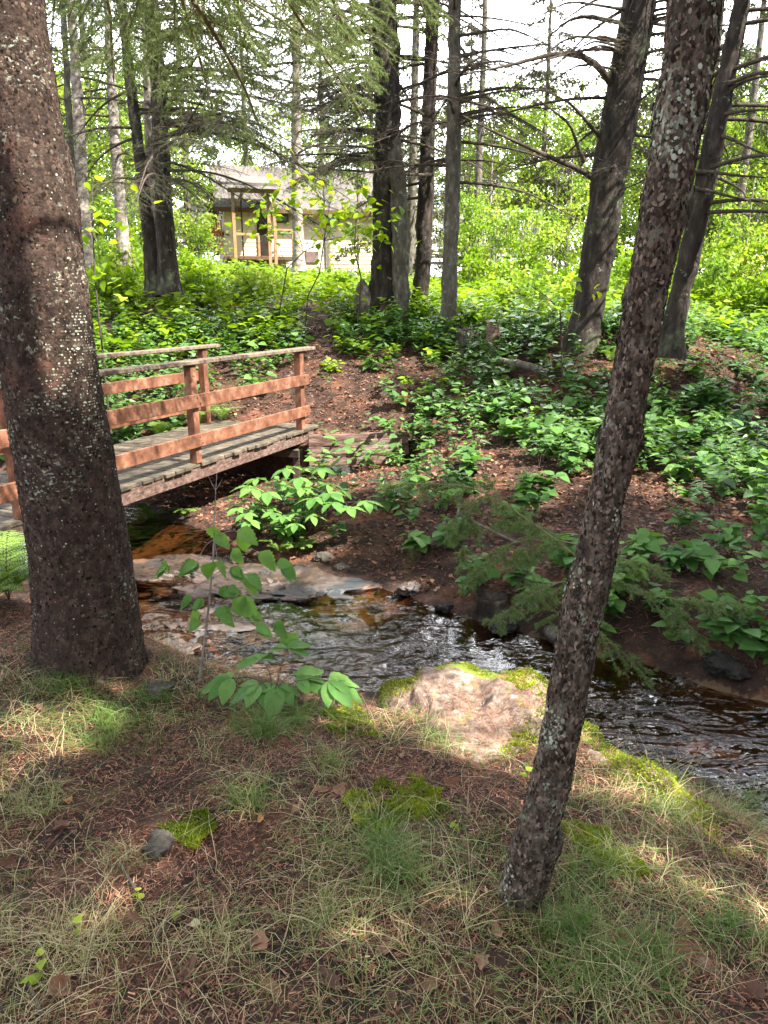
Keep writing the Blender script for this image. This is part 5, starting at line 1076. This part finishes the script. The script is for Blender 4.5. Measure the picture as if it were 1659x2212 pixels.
# individual plants along both banks
spots = [(520, 760, .4), (600, 770, .35), (560, 740, .4), (400, 720, .4), (300, 720, .45), (250, 680, .45), (740, 760, .38), (790, 760, .36), (850, 770, .35), (900, 740, .35), (930, 770, .3), (705, 800, .3),
         (860, 870, .25), (900, 900, .25), (960, 890, .28), (1010, 880, .28), (880, 830, .22), (950, 830, .22), (840, 960, .32), (880, 960, .3), (900, 1020, .3), (870, 1060, .28), (850, 1090, .28), (1000, 1020, .32), (1020, 1060, .3), (990, 1050, .28), (1130, 1080, .3), (1150, 1060, .3), (1180, 1090, .25),
         (1080, 920, .4), (1130, 950, .45), (1180, 960, .4), (1200, 900, .5), (1150, 880, .45), (1250, 960, .35), (1100, 860, .35), (1060, 890, .35), (1230, 860, .5), (1280, 900, .45), (1420, 980, .5), (1470, 960, .55), (1520, 960, .5), (1570, 950, .5), (1620, 960, .5), (1450, 900, .5), (1500, 880, .5), (1560, 880, .5), (1620, 880, .5), (1650, 1020, .4), (1590, 1020, .35), (1530, 1010, .35), (1440, 1030, .3),
         (1510, 1080, .2), (1560, 1200, .35), (1600, 1180, .4), (1480, 1150, .3), (1450, 1220, .3), (1640, 1260, .4), (1590, 1350, .3), (1640, 1380, .3), (1560, 1370, .25), (1340, 1330, .3), (1310, 1420, .25), (1000, 1150, .25), (960, 1170, .22), (1380, 1200, .3), (1230, 1210, .3), (1100, 1130, .25), (960, 1090, .3), (930, 1120, .25), (600, 1110, .5), (640, 1130, .55), (690, 1110, .45), (575, 1150, .45), (620, 1170, .4), (560, 1120, .5), (1620, 1120, .3), (1500, 1230, .3), (1400, 1330, .3), (1280, 1280, .35), (1330, 1250, .35), (1050, 1275, .3), (1120, 1270, .32), (1180, 1300, .3), (1600, 1420, .3), (1500, 1390, .28), (1010, 1230, .25), (900, 1170, .2)]
marks = ['open brown path', 'double trunk', 'timber wall', 'far bank', 'slender trunk', 'right edge', 'bridge railing']
for k, (u, v, h) in enumerate(spots):
    p = gp(u, v + 12); mb = MB(); rg = R_(600+k); n = 1 if h < .3 else 2; Pp = p + np.c_[rg.normal(0, .09, (n, 2)), np.zeros(n)]
    big = rg.random() < .35 or 1070 < u < 1600 and 850 < v < 1050
    leafy(mb, Pp, np.full(n, h*.8), np.full(n, .15 if big else .10), rg, 3, 6, .55, LEAFW if k % 3 == 0 else LEAF)
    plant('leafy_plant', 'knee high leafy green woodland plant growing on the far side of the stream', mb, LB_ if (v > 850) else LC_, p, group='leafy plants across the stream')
# young maples with thin bent stems on the slope
for k, (pts, lvs, lb) in enumerate([([(655, 700, 12.3), (665, 640, 12.3), (690, 590, 12.2), (700, 520, 12.1), (712, 440, 12.1), (722, 380, 12)], [(650, 420), (700, 440), (740, 440), (610, 400), (680, 470), (735, 480), (590, 440), (640, 380), (760, 470)], 'taller young maple with bent bare stem before the cabin wall'),
                                    ([(590, 620, 12.8), (620, 580, 12.7), (655, 545, 12.6), (700, 520, 12.5), (770, 505, 12.4)], [(570, 470), (600, 500), (770, 500), (540, 480), (640, 500)], 'low slanting young maple left of the bent one'),
                                    ([(770, 660, 12.2), (780, 600, 12.2), (765, 540, 12.1), (770, 470, 12), (775, 400, 12)], [(790, 470), (770, 510), (800, 540), (745, 540), (790, 430), (810, 500)], 'thin young maple just left of the double trunk'),
                                    ([(215, 700, 9), (205, 600, 9), (200, 480, 9), (198, 380, 9)], [(215, 500), (200, 420), (225, 600)], 'wispy young maple beside the close left trunk'),
                                    ([(1225, 720, 10), (1210, 670, 10), (1180, 640, 10), (1150, 620, 9.9)], [(1150, 620), (1180, 650), (1230, 660), (1130, 650)], 'low young maple at the foot of the thick leaning trunk')]):
    P = np.array([at(*q) for q in pts]); P[0] = [P[0][0], P[0][1], gz(P[0][0], P[0][1])]; mbs, mbl = MB(), MB(); tubes(mbs, P[None], np.linspace(.014, .004, len(P))[None], 5); rg = R_(700+k)
    for (u, v) in lvs:
        e = at(u, v, P[-1][1] + rg.uniform(-.4, .3)); j = np.argmin(np.linalg.norm(P - e - [0, 0, -.15], axis=1)); s = np.linspace(0, 1, 5)[:, None]; Q_ = P[j]*(1-s) + e*s + np.array([0, 0, .06])*np.sin(s*3.1); tubes(mbs, Q_[None], np.linspace(.005, .002, 5)[None], 3)
        n = 16; O = e + rg.normal(0, 1, (n, 3))*[.22, .22, .12]; add_leaves(mbl, O, norm(rg.normal(0, 1, (n, 3))*[1, 1, .3] - [0, 0, .3]), norm(rg.normal(0, .3, (n, 3)) + [0, 0, 1]), rg.uniform(.09, .16, n), rg.uniform(.3, 1, n), LEAFW)
    root = empty('young_maple', P[0], lb, 'sapling'); mbs.build('stem', M['twig'], root); mbl.build('foliage', M['leaf_cover'], root)

# ------------------------------------------------------------------ ground cover, grass, moss and litter
def scatter(n, x0, x1, y0, y1, rng, fn=None):
    x = rng.uniform(x0, x1, n); y = rng.uniform(y0, y1, n); d, sd = stream_dist(x, y); z = height(x, y); P = np.stack([x, y, z], 1); u, v, dp = proj(P)
    k = (d > .06) & (u > -200) & (u < 1860) & (v < 2400) & (dp > .3)
    if fn is not None: k &= fn(P, u, v, d, sd, rng)
    return P[k]
def polymask(u, v, poly):
    inside = np.zeros(u.shape, bool); n = len(poly)
    for i in range(n):
        (x1, y1), (x2, y2) = poly[i], poly[(i+1) % n]
        c = ((y1 > v) != (y2 > v)) & (u < (x2-x1)*(v-y1)/((y2-y1) or 1e-9) + x1); inside ^= c
    return inside
PATH = [(600, 960), (900, 960), (830, 880), (760, 800), (720, 740), (690, 690), (640, 690), (650, 760), (560, 850)]
BARE = [(900, 960), (1080, 960), (1150, 1010), (1260, 1060), (1400, 1040), (1659, 1120), (1800, 1350), (1100, 1500), (700, 1400), (300, 1250), (500, 1080), (680, 1010)]
def cover_fn(P, u, v, d, sd, rng):
    path = polymask(u, v, PATH); bare = polymask(u, v, BARE); sparse = polymask(u, v, [(700, 960), (1080, 960), (1100, 800), (1000, 760), (720, 790)])
    dens = np.where(v < 760, 1.0, .8); dens = np.where(sparse, .42, dens); dens = np.where(path, .03, dens); dens = np.where(bare, .11, dens)
    dens = dens*np.clip(.75 + .9*fbm2(P[:, 0], P[:, 1], .9, 3, 12), .1, 1.3)
    br = (np.abs((P[:, :2] - B0[:2]) @ bn_[:2] + BW/2) < BW/2 + .35) & (((P[:, :2] - B0[:2]) @ bd[:2]) < .8)
    return (sd > 0) & (rng.random(len(u)) < dens) & ~br & (P[:, 1] > 6.2)
rg = R_(800); mb = MB(); Pc = scatter(9500, -11, 11, 6.2, 13.5, rg, cover_fn)
kd = rg.integers(0, 4, len(Pc))
for q_, (tm_, lo_, hi_, h0_, h1_, nl_) in enumerate([(LEAFW, .09, .16, .2, .46, 6), (LEAF, .08, .15, .2, .5, 6), (LEAFN, .07, .12, .3, .62, 10), (LEAFW, .05, .08, .12, .3, 8)]):
    Pk = Pc[kd == q_]; leafy(mb, Pk, rg.uniform(h0_, h1_, len(Pk)), rg.uniform(lo_, hi_, len(Pk)), rg, 2, nl_, .6, tm_)
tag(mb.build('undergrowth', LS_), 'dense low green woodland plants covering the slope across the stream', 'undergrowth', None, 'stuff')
mb = MB(); Pc = scatter(9000, -15, 16, 12, 26, rg, lambda P, u, v, d, sd, r: ~polymask(u, v, [(640, 780), (720, 780), (690, 680), (655, 680)]) & (r.random(len(u)) < np.clip(.8 + .8*fbm2(P[:, 0], P[:, 1], .6, 3, 14), .1, 1)))
leafy(mb, Pc, rg.uniform(.3, .65, len(Pc)), rg.uniform(.11, .19, len(Pc)), rg, 2, 6, .7, stems=False)
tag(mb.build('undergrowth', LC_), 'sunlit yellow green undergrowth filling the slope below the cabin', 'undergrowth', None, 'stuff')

def blades(mb, P, n, H, W, rng, lean=.7, bright=None, K=4, dirn=None, m=0):
    """n grass blades from each root point"""
    par = np.repeat(np.arange(len(P)), n); q = len(par); az = rng.random(q)*6.283 if dirn is None else dirn + rng.normal(0, .7, q)
    h = H[par]*rng.uniform(.45, 1.15, q); ln = lean*rng.uniform(.2, 1.5, q); s = np.linspace(0, 1, K+1)
    dh = np.stack([np.cos(az), np.sin(az), 0*az], 1); o = P[par] + np.c_[rng.normal(0, .013, (q, 2)), np.full(q, -.004)]
    C_ = o[:, None] + dh[:, None]*(h[:, None]*ln[:, None]*s**1.7)[..., None] + np.array([0, 0, 1.])*(h[:, None]*(s - .55*np.minimum(ln, 1.2)[:, None]*s**2.4))[..., None]
    C_[:, 1:] += rng.normal(0, .05, (q, K, 3))*h[:, None, None]
    sx = norm(np.stack([-np.sin(az), np.cos(az), 0*az], 1) + rng.normal(0, .3, (q, 3))); w_ = (W*rng.uniform(.6, 1.3, q))[:, None]*(1 - s**1.8)*.5 + .00025
    V = np.concatenate([C_ - sx[:, None]*w_[..., None], C_ + sx[:, None]*w_[..., None]], 2).reshape(q, K+1, 2, 3)
    base = (np.arange(q)*(K+1)*2)[:, None] + (np.arange(K)*2)[None]; Q = np.stack([base, base+1, base+3, base+2], -1).reshape(-1, 4)
    b = (rng.random(len(P))[par]*.6 + rng.random(q)*.4) if bright is None else np.clip(bright[par] + rng.normal(0, .1, q), 0, 1)
    mb.add(V.reshape(-1, 3), Q, None, np.repeat(b, K), None, m)
rg = R_(820)
def near_fn(P, u, v, d, sd, r): return (sd < 0) & ~(np.hypot(P[:, 0] - tl.location.x, P[:, 1] - tl.location.y) < .27)
def grass_fn(P, u, v, d, sd, r):
    dn = np.clip(.62 + 1.1*fbm2(P[:, 0], P[:, 1], 2.2, 3, 40), .05, 1); return near_fn(P, u, v, d, sd, r) & (r.random(len(u)) < dn) & (d > .15)
mb = MB(); P = scatter(9500, -3.2, 2.6, .8, 4.8, rg, grass_fn); gr = np.clip(.50 - .28*sstep(.1, -.6, P[:, 1] - 2.0 - .25*P[:, 0])*-1 + .35*fbm2(P[:, 0], P[:, 1], 1.2, 2, 44) - .12, .03, 1)
blades(mb, P, 7, rg.uniform(.035, .09, len(P)), .0017, rg, 1.2, gr)
P = scatter(3000, -2.2, 2, .8, 3.2, rg, grass_fn); blades(mb, P, 4, np.full(len(P), .11), .0014, rg, 1.8, np.clip(.75 + .3*rg.normal(0, 1, len(P)), 0, 1))
go_ = tag(mb.build('grass', M['grass']), 'thin green and straw coloured forest grass over the near bank', 'grass', None, 'stuff')
for k, (u, v, n, h, br, lb) in enumerate([(560, 1590, 150, .24, .22, 'tall bright grass tuft in the middle under the seedling'), (640, 1560, 110, .2, .25, 'grass tuft to the right of the tall bright one'), (150, 1490, 110, .15, .2, 'drooping grass tuft at the foot of the big left trunk'), (230, 1570, 120, .16, .25, 'grass tuft spilling down right of the big trunk'), (210, 1620, 90, .15, .28, 'spreading grass tuft left of the moss cushion'),
                                       (540, 1740, 110, .13, .3, 'low grass tuft between the moss patches'), (830, 1840, 120, .15, .25, 'grass tuft growing through the middle moss patch'), (860, 1900, 100, .16, .3, 'tangled grass tuft below the middle moss patch'), (270, 1880, 60, .1, .6, 'pale grass tuft, the small upright one on the left'), (180, 2060, 60, .11, .65, 'pale yellowish grass tuft near the lower left corner'),
                                       (1200, 2050, 150, .16, .3, 'dense grass tuft at the foot of the slender trunk'), (1400, 2080, 140, .16, .25, 'dense grass tuft right of the slender trunk'), (1560, 2010, 120, .14, .3, 'grass tuft at the lower right edge'), (1260, 1900, 120, .15, .35, 'drooping grass tuft beside the green moss strip'), (1480, 1780, 90, .12, .45, 'sunlit grass tuft on the lit bank at the right'), (1610, 1750, 70, .13, .3, 'grass tuft at the waterline at the right'),
                                       (690, 1990, 60, .1, .5, 'thin grass tuft between the fallen leaves'), (470, 2030, 70, .1, .55, 'straw mixed grass tuft at the bottom left of centre'), (330, 1520, 60, .12, .2, 'grass tuft behind the pale stone'), (75, 1750, 80, .12, .5, 'loose grass tuft at the left edge'), (950, 1610, 50, .13, .4, 'wispy grass tuft on the pale boulder edge'), (720, 1660, 90, .14, .4, 'brownish grass tuft above the leaf litter')]):
    p = gp(u, v); rg = R_(840+k); P = p + np.c_[rg.normal(0, .042, (8, 2)), np.zeros(8)]; mb = MB(); blades(mb, P, n//5 + 3, h*rg.uniform(.6, 1.1, 8), .0016, rg, 1.25, np.clip(br + .18 + rg.normal(0, .12, 8), 0, 1), 6)
    tag(mb.build('grass_tuft', M['grass'], None, origin=p), lb, 'grass tuft')
# moss cushions
def mossy(name, label, pts, n, rng, size=.011, on=None):
    mb = MB()
    if on is None:
        gq = np.array([gp(u, v)[:2] for u, v in pts]); poly = [tuple(q) for q in pts]; lo, hi = gq.min(0) - .03, gq.max(0) + .03
        x = rng.uniform(lo[0], hi[0], n*3); y = rng.uniform(lo[1], hi[1], n*3); z = height(x, y); P = np.stack([x, y, z], 1); u, v, dp = proj(P)
        e = 30*fbm2(x, y, 9, 4, 9); k = polymask(u + e, v + e, poly); P = P[k][:n]; N = np.tile([0, 0, 1.], (len(P), 1)); P = P[rng.random(len(P)) < np.clip(.7 + fbm2(P[:, 0], P[:, 1], 16, 3, 6), .12, 1)]; N = N[:len(P)]; P[:, 2] += .009*(1 + fbm2(P[:, 0], P[:, 1], 22, 2, 4))
    else:
        me = on.data; nv = len(me.polygons); C0 = np.empty(nv*3); me.polygons.foreach_get('center', C0); N0 = np.empty(nv*3); me.polygons.foreach_get('normal', N0)
        C0 = C0.reshape(-1, 3) + np.array(on.location); N0 = N0.reshape(-1, 3); A = np.empty(nv); me.polygons.foreach_get('area', A)
        wt = A*np.clip(fbm(C0, 2.6, 3, 61)*2.4 + 1.5*sstep(-.08, .15, C0[:, 0] - on.location[0]) + .0, 0, 1)*(N0[:, 2] > -.1); i = rng.choice(nv, n, p=wt/wt.sum()); P = C0[i] + N0[i]*.003 + rng.normal(0, .005, (n, 3)); N = N0[i]
    n = len(P); D = norm(N + rng.normal(0, .55, (n, 3))); s = size*rng.uniform(.6, 1.4, n)
    b = np.clip(.45 + .5*fbm(P, 9, 3, 3) + rng.normal(0, .15, n), 0, 1); place(mb, *DIA, P, D, rng.normal(0, 1, (n, 3)), np.stack([s*.55, s, s], 1), b)
    return tag(mb.build(name, M['moss'], None), label, 'moss', None, 'stuff')
mossy('moss', 'bright moss cushion in the grass left of centre', [(345, 1790), (370, 1765), (410, 1752), (450, 1760), (470, 1785), (455, 1815), (420, 1835), (375, 1820)], 6000, R_(900), .011)
mossy('moss', 'green moss patch in the middle of the near bank', [(760, 1720), (830, 1690), (900, 1690), (960, 1720), (980, 1770), (960, 1800), (880, 1790), (820, 1810), (760, 1780)], 14000, R_(901), .011)
mossy('moss', 'green moss strip behind the slender trunk', [(1225, 1800), (1250, 1780), (1310, 1800), (1370, 1850), (1410, 1900), (1380, 1925), (1320, 1890), (1250, 1850)], 14000, R_(902), .011)
mossy('moss', 'moss at the water end of the near bank under the seedling', [(700, 1540), (750, 1520), (790, 1540), (820, 1590), (760, 1610), (700, 1580)], 7000, R_(903), .011)
mossy('moss', 'yellow green moss growing on the pale boulder', None, 60000, R_(904), .011, BOULD[0])
mossy('moss', 'yellow green moss on the smaller boulder', None, 40000, R_(905), .011, BOULD[1])
# needles and scraps
def litter(n, x0, x1, y0, y1, rng, s0, s1, w, fn=None):
    P = scatter(n, x0, x1, y0, y1, rng, fn); n = len(P); P[:, 2] += rng.uniform(.001, .012, n); az = rng.random(n)*6.283
    D = norm(np.stack([np.cos(az), np.sin(az), rng.normal(0, .28, n)], 1)); s = rng.uniform(s0, s1, n); return P, D, norm(rng.normal(0, .5, (n, 3)) + [0, 0, 1]), np.stack([np.full(n, w/.14)*rng.uniform(.7, 1.5, n), s, s], 1)
STRIP = (np.array([(-.07, 0, 0), (.07, 0, 0), (.06, 1, .0), (-.06, 1, .0)]), [(0, 1, 2, 3)], None)
rg = R_(920); mb = MB()
for a in [(170000, -2.6, 2.4, .8, 4.4, rg, .012, .036, .0014, near_fn), (70000, -2.6, 2.4, .8, 4.0, rg, .008, .02, .003, near_fn), (14000, -3.5, 3, .8, 5, rg, .04, .11, .0013, near_fn)]:
    P, D, N, S = litter(*a); place(mb, *STRIP, P, D, N, S, np.clip(rg.normal(.55, .25, len(P)), 0, 1))
P, D, N, S = litter(110000, -5, 6, 3.4, 12, rg, .03, .08, .0035, lambda P, u, v, d, sd, r: (sd > 0)); place(mb, *STRIP, P, D, N, S, np.clip(rg.normal(.4, .25, len(P)), 0, 1))
for bo, nb_ in zip(BOULD, (9000, 4000)):
    me = bo.data; nv = len(me.polygons); C0 = np.empty(nv*3); me.polygons.foreach_get('center', C0); N0 = np.empty(nv*3); me.polygons.foreach_get('normal', N0); C0 = C0.reshape(-1, 3) + np.array(bo.location); N0 = N0.reshape(-1, 3)
    wt = np.clip(fbm(C0, 3.1, 3, 77)*3 + .4 + 1.2*sstep(-2.9, -3.2, -C0[:, 1]*-1 - 6) , 0, 1)*(N0[:, 2] > .25); i = rg.choice(nv, nb_, p=wt/wt.sum()); n_ = len(i); az = rg.random(n_)*6.28
    D = norm(np.stack([np.cos(az), np.sin(az), rg.normal(0, .2, n_)], 1)); D = norm(D - N0[i]*np.sum(D*N0[i], 1, keepdims=True) + N0[i]*rg.normal(.05, .15, (n_, 1))); sz = rg.uniform(.012, .035, n_)
    place(mb, *STRIP, C0[i] + N0[i]*.004 + rg.normal(0, .006, (n_, 3)), D, N0[i], np.stack([np.full(n_, .011), sz, sz], 1), np.clip(rg.normal(.75, .15, n_), 0, 1))
tag(mb.build('needle_litter', M['litter']), 'rusty fallen needles and straw scattered over both banks', 'litter', None, 'stuff')
P, D, N, S = litter(26000, -6, 6, 5, 13, rg, .03, .07, .02, lambda P, u, v, d, sd, r: (sd > 0)); mb = MB(); place(mb, *DIA, P, D, N, np.stack([S[:, 1]]*3, 1), np.clip(rg.normal(.35, .25, len(P)), 0, .95))
tag(mb.build('leaf_litter', M['deadleaf']), 'small dead leaves and bark scraps strewn over the far bank and path', 'litter', None, 'stuff')
# fallen leaves one can count
def dead_leaf(label, u, v, s, rng, br=None, group=None, nm='fallen_leaf', mat='deadleaf'):
    p = gp(u, v); n = 22; t = np.linspace(0, 2*math.pi, n, endpoint=False); r = 1 + .07*np.cos(t*rng.integers(3, 9) + rng.random()*6) + .08*rng.normal(0, 1, n) + .12*np.cos(t*2 + rng.random()*6); r = np.abs(r)*(1 + .25*np.cos(t))
    ring = np.stack([np.cos(t)*r*.7, np.sin(t)*r*rng.uniform(.3, .5), 0*t], 1); V = np.r_[[[0, 0, 0]], ring*.5, ring]; cv = rng.uniform(.8, 3); V[:, 2] = cv*V[:, 1]**2 + rng.uniform(-.3, .5)*V[:, 0]**2 + .06*rng.normal(0, 1, len(V))
    T = [(0, 1+j, 1+(j+1) % n) for j in range(n)]; Q = [(1+j, 1+n+j, 1+n+(j+1) % n, 1+(j+1) % n) for j in range(n)]
    R3 = np.array(Matrix.Rotation(rng.random()*6.28, 3, 'Z') @ Matrix.Rotation(rng.normal(0, .35), 3, 'X') @ Matrix.Rotation(rng.normal(0, .3), 3, 'Y')); V = V*s @ R3.T; V[:, 2] -= V[:, 2].min(); mb = MB(); mb.add(V + p + [0, 0, .004], Q, T, rng.uniform(.0, .7) if br is None else br)
    return tag(mb.build(nm, M[mat], None, origin=p), label, 'leaf', group)
LV = [(690, 1715, .05), (735, 1710, .05), (750, 1690, .04), (640, 1770, .045), (700, 1780, .05), (480, 1990, .05), (565, 2060, .055), (545, 2055, .04), (130, 1800, .045), (80, 1795, .035), (860, 1640, .05), (980, 1700, .055), (830, 1905, .045), (810, 1860, .04), (1070, 2010, .045), (1040, 2080, .05), (830, 2070, .05),
      (840, 2180, .05), (140, 2150, .05), (715, 2130, .05), (350, 1650, .03), (90, 1540, .04), (270, 1430, .03), (1480, 2010, .05), (1520, 2100, .05), (1380, 2010, .04), (640, 1500, .035), (25, 1880, .04), (1290, 1560, .03), (590, 2150, .045), (400, 2120, .05), (1620, 2160, .05), (930, 2140, .04), (1060, 1620, .03), (1010, 1880, .045), (300, 2000, .04)]
for k, (u, v, s) in enumerate(LV): dead_leaf('curled brown dead leaf lying in the grass of the near bank', u, v, s*.85, R_(950+k), group='dead leaves on the near bank')
dead_leaf('yellow orange dead leaf on the grass left of centre', 565, 1770, .028, R_(1001), .9); dead_leaf('cream coloured dead leaf, the palest one, near the bottom', 425, 2010, .024, R_(1002), 1.0); dead_leaf('orange leaf at the left below the big trunk', 150, 1735, .03, R_(1003), .88); dead_leaf('pale tan leaf on the right of the bottom grass', 1235, 2150, .022, R_(1004), .97)
for k, (u, v, lb) in enumerate([(60, 2150, 'tiny round leaved green sprout in the bottom left corner'), (165, 2030, 'tiny green sprout above the corner one'), (300, 1960, 'tiny green sprout beside the pale grass tuft'), (980, 1790, 'small heart leaved sprout beside the middle moss patch'), (100, 2100, 'small green sprout left of the curled leaf'), (1140, 1690, 'small green sprout just left of the slender trunk'), (380, 1990, 'tiny green sprout near the cream leaf')]):
    p = gp(u, v); mb = MB(); leafy(mb, [p], np.array([.05]), np.array([.03]), R_(1010+k), 1, 3, .3, LEAFW, np.array([.8])); plant('sprout', lb, mb, LC_, p)
